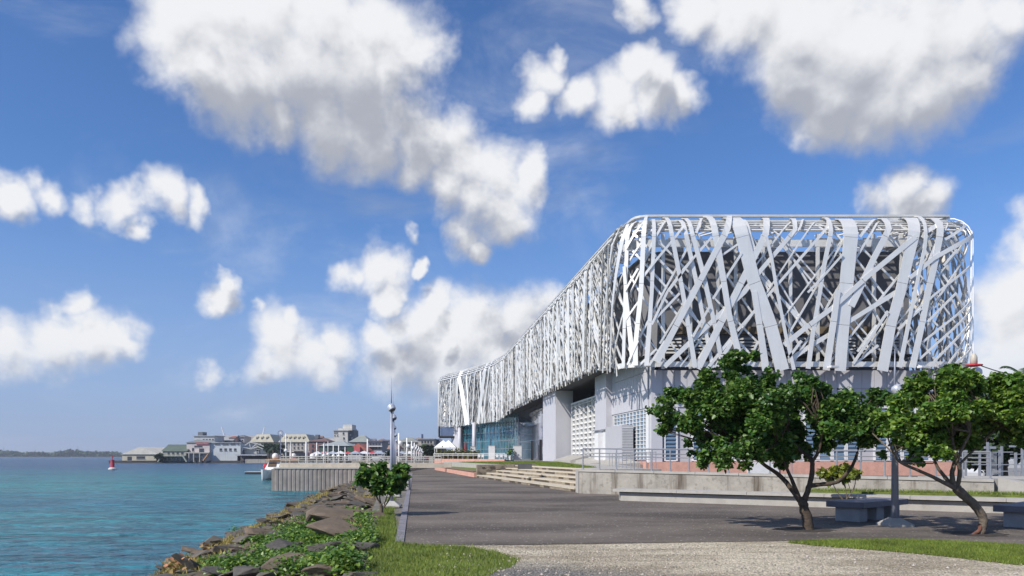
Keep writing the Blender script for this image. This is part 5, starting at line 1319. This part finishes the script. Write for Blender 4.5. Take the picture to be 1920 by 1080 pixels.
for k, (u, vt, D, r, b_) in enumerate(((536, 813, 84, .075, True), (574, 828, 78, .10, False), (594, 830, 80, .075, True), (607, 832, 82, .075, True), (615, 828, 88, .05, True), (625, 834, 84, .07, True), (635, 835, 86, .07, True), (647, 838, 90, .07, True), (689, 823, 82, .10, False))):
    quay_post(u, vt, D, r, 'white mast on the quay deck, %s from the moored catamaran' % ord_[k], b_)
for k, (u, vt, D) in enumerate(((748, 812, 90), (763, 821, 100), (772, 827, 112), (777, 830, 124), (781, 834, 138), (785, 837, 152), (788, 839, 166), (791, 841, 180))):
    p = at(u, vt, D); t = thing('promenade_mast', 'white mast along the promenade edge, %s beyond the lamp posts' % ord_[k], 'post', (p.x, D, 0), 'white masts along the promenade')
    m = MB(); m.tube([(p.x, D, 0), (p.x, D, p.z)], [.13, .10], 8); m.build('mast', WPAINT, t, smooth=True)
    m = MB(); m.lathe((p.x + .2, D - .2, p.z * .72), [(.02, -.3), (.26, -.18), (.3, 0), (.26, .18), (.02, .3)], 10); m.build('lamp_globe', WPAINT, t, smooth=True)
pr = thing('promenade_railing', 'pale railing along the harbour side of the far promenade', 'railing', (bank_top(80), 80, 0))
railing(pr, [Vector((bank_top(D) + .4, D)) for D in (80, 120, 190)], lambda f: 0, 1.1, 40, .05, .035, mat('pale_rail', (.48, .46, .42), .5), mids=(.33, .66))

# ================================================================== BOATS, BUOY, PONTOON
GEL = mat('white_gelcoat', (.74, .74, .73), .3, .04, 2, spec=.6)
def catamaran(cx, D, beam, L_, label, trim):
    t = thing('catamaran', label, 'boat', (cx, D, WATER_Z), 'passenger catamarans moored at the quay'); z = WATER_Z
    for s in (-1, 1):
        x = cx + s * beam * .36; w = beam * .13; m = MB()
        st_ = [(-.5, .0, 1.5), (-.42, .55, 1.45), (-.25, 1.0, 1.4), (.5, 1.0, 1.35)]; vs = []
        for f, k, h in st_:
            y = D + f * L_ + L_ * .5
            vs += [(x - w * (.15 + k), y, z + h), (x - w * (.1 + .8 * k), y, z + .3), (x, y, z - .3), (x + w * (.1 + .8 * k), y, z + .3), (x + w * (.15 + k), y, z + h)]
        fs = [(i * 5 + j, i * 5 + j + 1, i * 5 + j + 6, i * 5 + j + 5) for i in range(3) for j in range(4)] + [(i * 5 + 4, i * 5, i * 5 + 5, i * 5 + 9) for i in range(3)] + [(0, 4, 3, 2, 1), (15, 16, 17, 18, 19)]
        m.add(vs, fs); m.build('hull', GEL, t)
    m = MB(); m.box((cx, D + L_ * .56, z + 1.3), (beam * .72, L_ * .8, .35)); m.build('bridge_deck', GEL, t)
    m = MB(); y0, y1 = D + L_ * .22, D + L_ * .9; a, b = beam * .46, beam * .38
    m.add([(cx - a, y0, z + 1.48), (cx + a, y0, z + 1.48), (cx + a, y1, z + 1.48), (cx - a, y1, z + 1.48), (cx - b, y0 + .9, z + 2.75), (cx + b, y0 + .9, z + 2.75), (cx + b, y1, z + 2.75), (cx - b, y1, z + 2.75)], [(0, 1, 5, 4), (1, 2, 6, 5), (2, 3, 7, 6), (3, 0, 4, 7), (4, 5, 6, 7)]); cb = m.build('cabin', GEL, t)
    WN_ = mat('boat_window', (.12, .08, .05), .2, .1)
    for f in (-.28, 0.02, .30):
        m = MB(); x = cx + f * beam; w = beam * .11; m.add([(x - w, y0 + .19, z + 1.85), (x + w, y0 + .19, z + 1.85), (x + w * .95, y0 + .61, z + 2.45), (x - w * .95, y0 + .61, z + 2.45)], [(0, 1, 2, 3)]); m.build('windscreen', WN_, cb)
    m = MB(); m.box((cx, (y0 + y1) / 2 + .3, z + 2.86), (beam * .9, y1 - y0 + .3, .16)); m.build('roof', mat('boat_trim_' + trim[0], trim[1], .5), t)
    m = MB(); m.lathe((cx - beam * .27, y0 + 1.6, z + 2.94), [(.25, 0), (.42, .1), (.46, .4), (.36, .72), (.1, .85)], 12); m.build('radome', GEL, t, smooth=True)
    m = MB(); m.tube([(cx + beam * .12, y0 + 2, z + 2.94), (cx + beam * .12, y0 + 2, z + 5.6)], [.2, .05], 8); m.box((cx + beam * .12, y0 + 2, z + 4.0), (.9, .1, .08)); m.build('mast', GEL, t)
    m = MB(); m.lathe((cx - beam * .5, y0 + 1, z + 1.9), [(.22, -.35), (.3, 0), (.22, .35)], 10); m.build('life_ring', mat('red_paint', (.55, .04, .05), .4), t)
catamaran(at(522, 0, 104).x, 103, 5.4, 12, 'white catamaran with orange-edged roof and radar dome by the quay corner', ('orange', (.62, .30, .10)))
catamaran(at(556, 0, 112).x, 111, 5.0, 11, 'white boat with red-edged roof moored behind the quay parapet', ('red', (.5, .05, .05)))
catamaran(at(592, 0, 120).x, 119, 4.6, 10, 'white boat with plain roof moored far behind the quay parapet', ('white', (.7, .7, .7)))
p = on(466, 889, WATER_Z); m = MB(); m.box((p.x + 2.6, p.y + 1, WATER_Z + .12), (6.4, 2.4, .5)); o = m.build('pontoon', BLACK, None, loc=(p.x, p.y, WATER_Z)); tag(o, 'floating pontoon with a pale top beside the moored catamaran', 'pontoon')
m = MB(); m.box((p.x + 2.6, p.y + 1, WATER_Z + .42), (6.5, 2.5, .09)); m.build('deck', mat('pontoon_deck', (.5, .5, .52), .7, .08), o)
p = on(211, 880.5, WATER_Z); t = thing('channel_buoy', 'red channel buoy with a pale float on the open water', 'buoy', (p.x, p.y, WATER_Z))
m = MB(); m.lathe((p.x, p.y, WATER_Z - .3), [(.5, 0), (.95, .15), (.98, .55), (.7, .8), (.35, .85)], 16); m.build('float', mat('pale_float', (.6, .56, .54), .6, .1), t)
m = MB(); m.lathe((p.x, p.y, WATER_Z + .5), [(.46, 0), (.42, 1.75), (.46, 1.78), (.46, 1.86)], 14); m.build('tower', mat('buoy_red', (.55, .05, .07), .45, .06), t)
m = MB(); m.tube([(p.x, p.y, WATER_Z + 2.3), (p.x, p.y, WATER_Z + 3.0)], .08, 6); m.lathe((p.x, p.y, WATER_Z + 2.95), [(.05, 0), (.16, .1), (.16, .3), (.05, .4)], 8); m.build('lantern', mat('buoy_red', (.55, .05, .07), .45), t)

# ================================================================== THE TOWN ACROSS THE HARBOUR
TD = 345.0
xa, xb = (204 - CU) / F * TD, (590 - CU) / F * TD
m = MB(); m.prism([(xa, TD), (-120.2, TD), (-120.2, 420), (xa, 400)], -2.4, -.75); tag(m.build('town_pier', mat('dark_quay', (.06, .055, .05), .9, .3, .3)), kind='structure')
m = MB(); m.prism([(-120.2, TD - 6), (xb + 40, TD - 6), (xb + 40, 420), (-120.2, 420)], -2.4, 0.02); tag(m.build('town_quay', mat('dark_quay', (.06, .055, .05), .9, .3, .3)), kind='structure')
WINM = mat('far_window', (.045, .05, .06), .3, .1)
def bld(label, u0, u1, vb, vt, D, depth, color, windows=None, roof=None, name='town_building', cat='building', grp='harbour town buildings'):
    """walls from column u0 to u1 between rows vb and vt; roof = (kind, ridge row, colour)"""
    x0, x1 = (u0 - CU) / F * D, (u1 - CU) / F * D; z0, z1 = EYE + (HV - vb) / F * D, EYE + (HV - vt) / F * D
    t = thing(name, label, cat, ((x0 + x1) / 2, D + depth / 2, z0), grp)
    wm = mat('wall_%s_%.2f_%.2f_%.2f' % (name, *color), color, .85, .12, .25, streak=.25, streak_col=tuple(c * .5 for c in color), coords='World')
    m = MB(); m.prism([(x0, D), (x1, D), (x1, D + depth), (x0, D + depth)], z0, z1); wall = m.build('wall', wm, t)
    if windows:
        for (uc, vc, wp, hp) in windows:
            x = (uc - CU) / F * D; z = EYE + (HV - vc) / F * D; w, h = wp / F * D, hp / F * D
            m = MB(); m.box((x, D - .03, z), (w, .12, h)); wd = m.build('window', WINM, t)
            m = MB(); m.box((x, D - .12, z - h / 2 - .08), (w + .3, .2, .14)); m.build('sill', wm, wd)
    if roof:
        kind, vr, rc = roof; zr = EYE + (HV - vr) / F * D; rm = mat('roof_%.2f_%.2f_%.2f' % rc, rc, .7, .15, .4, coords='World'); m = MB(); e = .5
        X0, X1, Y0, Y1 = x0 - e, x1 + e, D - e, D + depth + e; z1 += .01
        if kind == 'hip':
            i = min((X1 - X0), (Y1 - Y0)) * .42; my = (Y0 + Y1) / 2
            m.add([(X0, Y0, z1), (X1, Y0, z1), (X1, Y1, z1), (X0, Y1, z1), (X0 + i, my, zr), (X1 - i, my, zr)], [(0, 1, 5, 4), (1, 2, 5), (2, 3, 4, 5), (3, 0, 4), (3, 2, 1, 0)])
        elif kind == 'gable_front':
            mx = (X0 + X1) / 2; m.add([(X0, Y0, z1), (X1, Y0, z1), (mx, Y0, zr), (X0, Y1, z1), (X1, Y1, z1), (mx, Y1, zr)], [(0, 1, 2), (3, 5, 4), (0, 2, 5, 3), (1, 4, 5, 2), (0, 3, 4, 1)])
        elif kind == 'gable_side':
            my = (Y0 + Y1) / 2; m.add([(X0, Y0, z1), (X1, Y0, z1), (X1, Y1, z1), (X0, Y1, z1), (X0, my, zr), (X1, my, zr)], [(0, 1, 5, 4), (2, 3, 4, 5), (1, 2, 5), (3, 0, 4), (3, 2, 1, 0)])
        elif kind == 'mansard':
            i = (zr - z1) * .7; m.add([(X0, Y0, z1), (X1, Y0, z1), (X1, Y1, z1), (X0, Y1, z1), (X0 + i, Y0 + i, zr), (X1 - i, Y0 + i, zr), (X1 - i, Y1 - i, zr), (X0 + i, Y1 - i, zr)], [(0, 1, 5, 4), (1, 2, 6, 5), (2, 3, 7, 6), (3, 0, 4, 7), (4, 5, 6, 7), (3, 2, 1, 0)])
        elif kind == 'shed':
            m.add([(X0, Y0, z1), (X1, Y0, z1), (X1, Y1, zr), (X0, Y1, zr), (X0, Y0, z1 - .2), (X1, Y0, z1 - .2), (X1, Y1, zr - .2), (X0, Y1, zr - .2)], [(0, 1, 2, 3), (7, 6, 5, 4), (0, 4, 5, 1), (1, 5, 6, 2), (2, 6, 7, 3), (3, 7, 4, 0)])
        elif kind == 'flat':
            m.prism([(X0, Y0), (X1, Y0), (X1, Y1), (X0, Y1)], z1, z1 + .35)
        ro = m.build('roof', rm, t)
        return t, wall, ro
    return t, wall, None
def grid(u0, u1, n, rows, w, h): return [(u0 + (u1 - u0) * (k + .5) / n, v, w, h) for v in rows for k in range(n)]
def px_box(par, name, u0, u1, v0, v1, D, dep, m_):
    a, b = at(u0, v1, D), at(u1, v0, D); m = MB(); m.prism([(a.x, D), (b.x, D), (b.x, D + dep), (a.x, D + dep)], a.z, b.z); return m.build(name, m_, par)
def px_bar(par, name, P, D, r, m_):
    m = MB(); m.tube([at(u, v, D) for u, v in P], r, 6); return m.build(name, m_, par)
SLATE = (.16, .165, .17); ZINC = (.33, .34, .35); GREEN = (.10, .13, .10); TILE = (.30, .10, .07)
GREYW, CREAM, PALE, PINKW, BRICK = (.36, .36, .36), (.42, .38, .29), (.45, .46, .47), (.45, .33, .30), (.22, .12, .10)
t, w, r = bld('beige hangar with a low gable roof at the end of the pier', 229, 297, 865, 852, TD, 26, (.52, .46, .35), [(268, 850, 22, 5), (264, 858, 16, 5), (243, 860, 8, 8)], ('gable_front', 838, (.62, .58, .50)))
t, w, r = bld('small dark shed with shrubs between the hangar and the green restaurant', 293, 306, 866, 856, TD, 8, (.16, .16, .14), [(299, 860, 5, 5)], ('gable_front', 850, SLATE))
t, w, r = bld('waterside restaurant with a dark green pitched roof and outside stairs', 305, 349, 866, 846, TD, 14, (.33, .33, .28), grid(312, 346, 4, (850,), 4, 4) + grid(306, 346, 5, (861,), 5, 6), ('gable_side', 833, GREEN))
px_box(t, 'balcony', 303, 346, 854, 855.5, TD - 3, 3, mat('pale_green_wood', (.38, .41, .33), .7)); px_bar(t, 'stair', [(296, 866), (303, 855)], TD - 3, .35, MATS['pale_green_wood']); px_bar(t, 'stair', [(350, 866), (343, 855)], TD - 3, .35, MATS['pale_green_wood'])
t, w, r = bld('pale gabled hall with a red sign band above the water', 350, 393, 866, 830, TD + 2, 20, (.55, .49, .47), [(372, 837, 15, 3), (362, 843, 4, 6), (378, 845, 9, 8), (370, 861, 14, 6)], ('gable_front', 824, (.30, .32, .31)))
px_box(t, 'sign_band', 367, 391, 829.5, 833, TD + 1.5, .4, mat('sign_red', (.50, .10, .10), .6)); px_box(t, 'balcony', 346, 392, 848, 850, TD - 1, 3, CONC2); px_bar(t, 'stair', [(381, 864), (390, 852)], TD - 1, .4, mat('orange_wood', (.42, .23, .12), .8))
for u in (354, 363, 374): px_box(t, 'pillar', u - .8, u + .8, 850, 866, TD - 1, .5, CONC2)
t, w, r = bld('pale rooftop penthouse with a small dark tower above the hall', 364, 402, 834, 818, TD + 14, 12, PALE, grid(379, 402, 4, (824,), 3, 2), ('flat', 817, ZINC)); px_box(t, 'roof_tower', 371, 380, 810, 818, TD + 16, 5, mat('dark_louvre', (.14, .15, .16), .7))
t, w, r = bld('large pale grey block with a row of four square windows', 392, 451, 866, 831, TD + 3, 22, (.50, .53, .54), [(414, 843, 4.5, 4.5), (423, 843, 4.5, 4.5), (432, 843, 4.5, 4.5), (441, 843, 4.5, 4.5), (408, 833, 9, 2.2), (423, 833, 11, 2.2), (437, 833, 9, 2.2), (447, 833, 3, 2.2)], ('flat', 830, ZINC))
t, w, r = bld('long grey metal roof rising behind the pale grey block', 398, 436, 832, 826, TD + 28, 14, GREYW, None, ('gable_side', 815, (.30, .31, .31)))
t, w, r = bld('pink house front between the grey metal roof and the truss canopy', 430, 441, 840, 821, TD + 30, 10, (.50, .33, .30), grid(431, 440, 2, (826, 832), 2, 3), ('hip', 816, TILE))
t, w, r = bld('lavender house with small windows behind the truss canopy', 441, 458, 842, 820, TD + 34, 10, (.38, .38, .42), grid(442, 457, 3, (826, 833), 2, 3), ('hip', 815, SLATE))
t, w, r = bld('pale low hall under an open steel truss canopy', 458, 498, 866, 843, TD + 6, 14, (.42, .42, .40), [(483, 844, 3, 4), (487, 847, 2, 6), (470, 862, 16, 4)], ('flat', 842, ZINC))
for P in ([(454, 846), (455, 838), (468, 829.5), (482, 832), (497, 838)], [(455, 838), (470, 842), (482, 832)], [(468, 829.5), (470, 842)], [(470, 842), (484, 838), (496, 843)]): px_bar(t, 'truss', P, TD + 4, .28, mat('pale_truss', (.42, .43, .42), .6))
px_box(t, 'canopy', 441, 501, 852, 854, TD - 3, 8, mat('canopy_zinc', (.42, .43, .46), .5)); px_box(t, 'shopfront', 445, 500, 854.5, 866, TD + 3, 1, mat('shop_dark', (.10, .09, .11), .7))
DORM = (.42, .39, .30)
for (u0, u1, D, lab, n) in ((470, 512, TD + 30, 'grand building with a pale mansard roof and arched dormers behind the canopy', 3), (524, 580, TD + 8, 'long arcaded building with a pale mansard roof and arched dormers', 5)):
    t, w, r = bld(lab, u0, u1, 866, 829, D, 18, (.44, .41, .37), grid(u0 + 2, u1 - 2, n + 2, (833, 840), 3, 3.5) + grid(u0, u1, n + 3, (857,), 5, 8), ('mansard', 814, DORM))
    for k in range(n):
        u = u0 + 7 + (u1 - u0 - 14) * (k + .5) / n; d = px_box(r, 'dormer', u - 2.2, u + 2.2, 818, 825, D + .6, 3, mat('dormer_cream', (.52, .48, .40), .7)); px_box(r, 'dormer_window', u - 1, u + 1, 820, 824.5, D + .45, .1, WINM)
    px_box(t, 'balcony', u0 - 1, u1 + 1, 844, 846, D - 2, 2, CONC2)
t, w, r = bld('dark red brick house with a deep veranda', 579, 616, 862, 828, TD - 20, 14, (.24, .13, .12), grid(583, 612, 4, (836, 845), 4, 5), ('hip', 820, (.16, .10, .09))); px_box(r, 'chimney', 591, 597, 815, 822, TD - 16, 3, mat('dark_louvre', (.14, .15, .16), .7))
# stepped tower block
t, w, r = bld('weathered pale tower block with a stepped top', 626, 652, 862, 808, TD + 40, 14, (.60, .58, .53), [(628, 812, 3, 2), (632, 812, 3, 2), (628, 817, 2.5, 2), (633, 817, 2.5, 2), (644, 813, 3, 4), (645, 822, 3, 4), (646, 829, 3, 3)], ('flat', 807, GREYW), cat='tower')
px_box(t, 'upper_storey', 634, 660, 803, 807, TD + 40, 12, MATS['wall_town_building_0.60_0.58_0.53']); px_box(t, 'top_storey', 643, 660, 796, 803, TD + 41, 10, MATS['wall_town_building_0.60_0.58_0.53']); px_box(t, 'dark_flank', 652.1, 663, 806, 860, TD + 42, 12, mat('flank_grey', (.17, .17, .17), .9, .3, .6)); px_box(t, 'lower_wing', 617, 626, 822, 862, TD + 40, 10, MATS['wall_town_building_0.60_0.58_0.53'])
for k in range(8): px_box(t, 'balcony', 653 + (k % 3) * 3, 655 + (k % 3) * 3, 808 + k * 6, 811 + k * 6, TD + 41.6, .6, MATS['wall_town_building_0.60_0.58_0.53'])
t, w, r = bld('long market hall with a pale grey roof and dark green sides', 598, 654, 862, 836, TD - 45, 22, (.07, .10, .08), grid(612, 652, 5, (842,), 6, 4), ('hip', 826, (.33, .36, .35)))
t, w, r = bld('house with a ribbed grey-green hipped roof beside the tower', 655, 692, 862, 829, TD - 10, 16, (.36, .27, .25), grid(658, 690, 5, (834,), 3, 4), ('hip', 815, (.27, .29, .26)))
t, w, r = bld('restaurant with orange-red pitched roofs and a green flank', 653, 690, 864, 845, TD - 70, 14, (.30, .22, .20), grid(664, 688, 4, (855,), 4, 8), ('gable_front', 831, (.38, .13, .09))); px_box(t, 'green_flank', 651, 662, 838, 862, TD - 71, 2, mat('bottle_green', (.02, .09, .045), .6)); px_box(t, 'red_front', 663, 675, 838, 848, TD - 71.5, 1, mat('sign_red', (.50, .10, .10), .6)); px_box(t, 'terrace_tent', 652, 680, 853, 862, TD - 76, 3, mat('tent_grey', (.5, .5, .52), .8))
t, w, r = bld('grey flats with long white balconies', 690, 716, 864, 828, TD - 60, 14, (.25, .26, .29), grid(692, 714, 4, (833, 840, 850, 857), 4, 4), ('flat', 827, (.14, .14, .16)))
for v in (836, 845, 854): px_box(t, 'balcony', 691, 716, v, v + 1.6, TD - 61.5, 1.5, WPAINT)
t, w, r = bld('small dark gabled house next to the grey flats', 714, 730, 862, 832, TD - 30, 10, (.34, .32, .24), grid(716, 728, 2, (840, 848), 3, 4), ('gable_side', 824, (.11, .11, .14)))
t, w, r = bld('grey-green hipped house standing behind the promenade masts', 744, 783, 864, 829, TD - 40, 16, (.36, .36, .32), grid(746, 782, 6, (833, 841, 851), 3, 4), ('hip', 819, (.25, .26, .23)))
t, w, r = bld('flat-roofed block with four dark windows near the gazebo', 784, 813, 864, 824, TD - 55, 14, (.40, .37, .32), grid(789, 811, 4, (829,), 3.4, 5), ('flat', 823, (.30, .28, .26))); px_box(r, 'water_tank', 790, 793, 814, 822, TD - 50, 1.2, mat('navy', (.05, .08, .17), .6)); px_box(t, 'porch', 778, 816, 834, 836, TD - 58, 3, MATS['roof_0.30_0.28_0.26'])
t, w, r = bld('dark roofed house half hidden behind the white gazebo', 811, 832, 864, 830, TD - 45, 12, (.22, .21, .23), grid(813, 830, 3, (838, 848), 3, 4), ('hip', 822, (.12, .12, .15)))
t, w, r = bld('low white house glimpsed between the lamp posts', 728, 745, 864, 842, TD - 75, 10, (.45, .43, .40), grid(730, 744, 3, (848, 856), 3, 4), ('gable_side', 834, (.33, .2, .16)))
for k, (u0, u1, vt, vr, wc, rc, lab) in enumerate((
    (440, 474, 826, 816, (.46, .44, .42), (.30, .29, .28), 'pale house behind the truss canopy with a grey pitched roof'), (508, 530, 824, 815, (.40, .38, .36), (.24, .22, .22), 'grey house rising between the two mansard buildings'),
    (576, 600, 828, 817, (.38, .34, .32), (.20, .13, .11), 'house with a dark red roof behind the arcaded building'), (598, 622, 830, 820, (.42, .40, .36), (.28, .27, .25), 'cream house behind the brick veranda house'),
    (664, 700, 832, 822, (.40, .40, .42), (.17, .17, .19), 'grey house behind the orange-roofed restaurant'), (700, 728, 832, 822, (.44, .41, .34), (.25, .16, .13), 'cream house with a brown roof behind the grey flats'),
    (724, 752, 834, 824, (.42, .42, .42), (.22, .23, .24), 'grey-roofed house behind the lamp posts'), (768, 800, 828, 820, (.40, .37, .33), (.28, .22, .19), 'brown-roofed house behind the promenade masts'))):
    bld(lab, u0, u1, 862, vt, TD + 62 + k, 12, wc, grid(u0 + 2, u1 - 2, 4, (vt + 5, vt + 13), 2.6, 4), ('hip' if k % 2 else 'gable_side', vr, rc))
# cranes, aerials and the round sign
for u0, v0, u1, v1, lab in ((423, 815, 415, 800, 'slanted pale crane jib above the metal roof'), (491, 815, 496, 800, 'slanted pale crane jib above the mansard roof')):
    a, b = at(u0, v0 + 8, TD + 50), at(u1, v1, TD + 50); t = thing('crane', lab, 'crane', (a.x, a.y, 0)); m = MB(); m.tube([(a.x, a.y, 0), (a.x, a.y, a.z), (b.x, b.y, b.z)], [.5, .5, .25], 6); m.build('jib', WPAINT, t); m = MB(); m.box((a.x + 1.5, a.y, a.z + .5), (4, 1.5, 1.2)); m.build('counterweight', STEEL, t)
a = at(526, 812, TD - 8); t = thing('round_sign', 'round sign ring on a tall pole on the town quay', 'sign', (a.x, a.y, 0)); m = MB(); m.tube([(a.x, a.y, 0.02), (a.x, a.y, a.z)], .2, 6); m.build('pole', POLE, t)
m = MB(); m.tube([(a.x + math.cos(k / 20 * 6.283) * 1.15, a.y - .2, a.z + math.sin(k / 20 * 6.283) * 1.15) for k in range(21)], .22, 6); m.build('ring', POLE, t); m = MB(); m.lathe((a.x, a.y - .1, a.z), [(.45, -.1), (.45, .1)], 12, (0, 1, 0)); m.build('hub', WPAINT, t)
# town trees
def town_tree(u, D, vt, wpx, label, z0=0.0, lm=LEAFD, n=900, leaf=1.0):
    c = at(u, vt, D); h = c.z - z0; w = wpx / F * D; t = thing('town_tree', label, 'tree', (c.x, D, z0), 'trees in the harbour town')
    m = MB(); m.tube([(c.x, D, z0), (c.x + .1, D, z0 + h * .55)], [.35, .2], 7); tr = m.build('trunk', BARK, t)
    for s in (-1, 1): m = MB(); m.tube([(c.x + .1, D, z0 + h * .45), (c.x + s * w * .25, D, z0 + h * .75)], [.18, .08], 6); m.build('limb', BARK, tr)
    bl = [(np.array([c.x + random.gauss(0, w * .24), D + random.gauss(0, w * .2), z0 + h * random.uniform(.45, .86)]), w * random.uniform(.13, .26)) for _ in range(9)]
    v_, f_ = leaves(blob_points(bl, n, .5), leaf, up=.3, heart=True); np_mesh('crown', v_, f_, 4, lm, t, (c.x, D, z0))
for u, D, vt, w, lab in ((300, TD - 2, 851, 12, 'small dark tree beside the shed on the pier'), (455, TD + 10, 836, 14, 'dark tree between the grey block and the truss canopy'), (505, TD - 2, 828, 26, 'dark leafy tree in front of the mansard building'), (520, TD - 4, 833, 18, 'dark tree under the round sign'), (492, TD + 16, 832, 16, 'dark tree behind the low hall under the truss'), (800, TD - 95, 834, 26, 'dense dark tree at the end of the promenade'), (818, TD - 90, 838, 22, 'dark tree behind the white gazebo'), (786, TD - 80, 842, 18, 'dark tree before the flat-roofed block'), (640, TD - 60, 845, 20, 'dark tree beside the market hall'), (736, TD - 85, 848, 16, 'dark tree between the lamp posts and the low white house')):
    town_tree(u, D, vt, w, lab, -.75 if u < 452 else 0.0)
palm(512, TD - 12, 838, 'palm on the town quay near the round sign', 16, 4.0)
# market umbrellas, tents and parked cars low on the far quay
for k in range(14):
    u = 596 + k * 14.5 + random.uniform(-3, 3); D = 250 + random.uniform(-15, 25)
    if u > 812: break
    c = at(u, 0, D); t = thing('market_tent', ['white', 'red', 'blue-grey'][k % 3] + ' market tent on the far quay, %s from the brick house' % ord_[k], 'tent', (c.x, D, 0), 'market tents on the far quay')
    fm = mat('tent_' + str(k % 3), [(.6, .6, .6), (.42, .06, .07), (.32, .36, .42)][k % 3], .7); w = random.uniform(1.6, 2.4); z = 2.2
    m = MB(); m.add([(c.x - w, D - w, z), (c.x + w, D - w, z), (c.x + w, D + w, z), (c.x - w, D + w, z), (c.x, D, z + 1.0)], [(0, 1, 4), (1, 2, 4), (2, 3, 4), (3, 0, 4), (3, 2, 1, 0)]); m.build('roof', fm, t)
    for sx in (-.95, .95):
        for sy in (-.95, .95): m = MB(); m.box((c.x + sx * w, D + sy * w, z / 2), (.12, .12, z)); m.build('leg', WPAINT, t)
for k in range(9):
    cols = [('white', (.6, .6, .6)), ('grey', (.22, .22, .24)), ('red', (.35, .04, .05))]
    n_, c_ = cols[k % 3]; D = 205 + k * 4
    car(Vector(((706 + k * 11.5 - CU) / F * D, D, 0)), random.uniform(-.3, .3), c_, n_ + ' car on the far quay, %s from the grey flats' % ord_[k])

# ================================================================== FAR SHORE
SD_ = 1620.0
m = MB(); xs = np.linspace(-1500, -500, 60)
m.prism([(float(x), SD_ + 10 * math.sin(x * .02)) for x in xs] + [(-400, 2600), (-1500, 2600)], -2.5, -1.0); tag(m.build('far_shore', mat('shore_soil', (.10, .10, .08), .9)), kind='structure')
n = 16000; x = rng.uniform(-1480, -560, n); y = SD_ + 14 + 10 * np.sin(x * .02) + rng.random(n) * 60
hgt = 8.2 + 2.6 * np.sin(x * .031) + 2.2 * np.sin(x * .083 + 1) + 1.6 * np.sin(x * .23); z = -1.2 + hgt * (rng.random(n) ** .7)
v_, f_ = leaves(np.stack([x, y, z], -1), 5.0, up=.35, heart=True)
tag(np_mesh('far_woods', v_, f_, 4, mat('far_leaf', (.05, .085, .045), .9, .2, .02, island=.3)), 'low dark wooded shore across the bay', 'woods', kind='stuff')
for u, vt in ((7, 838), (146, 837), (66, 843)):
    a = at(u, vt, SD_ + 40); m = MB(); m.tube([(a.x, a.y, -1), tuple(a)], [.9, .4], 6); o = m.build('far_mast', STEEL, None, loc=(a.x, a.y, -1)); tag(o, {7: 'tall thin mast at the far end of the wooded shore', 146: 'thin mast on the wooded shore nearest the channel buoy', 66: 'shortest thin mast midway along the far wooded shore'}[u], 'mast', 'masts on the far shore')

# ================================================================== AIR
m = MB(); m.box((-2000, 6900, 22), (14000, 14600, 52)); hz_o = m.build('haze', None)
hm = bpy.data.materials.new('haze_air'); hm.use_nodes = True; hm.node_tree.nodes.clear()
vo = hm.node_tree.nodes.new('ShaderNodeVolumePrincipled'); vo.inputs['Color'].default_value = (0.80, 0.88, 1.0, 1); vo.inputs['Density'].default_value = 0.00019; vo.inputs['Anisotropy'].default_value = 0.2
ou = hm.node_tree.nodes.new('ShaderNodeOutputMaterial'); hm.node_tree.links.new(vo.outputs[0], ou.inputs['Volume'])
hz_o.data.materials.append(hm); tag(hz_o, 'thin pale sea haze over the bay and the town', 'haze', kind='stuff')
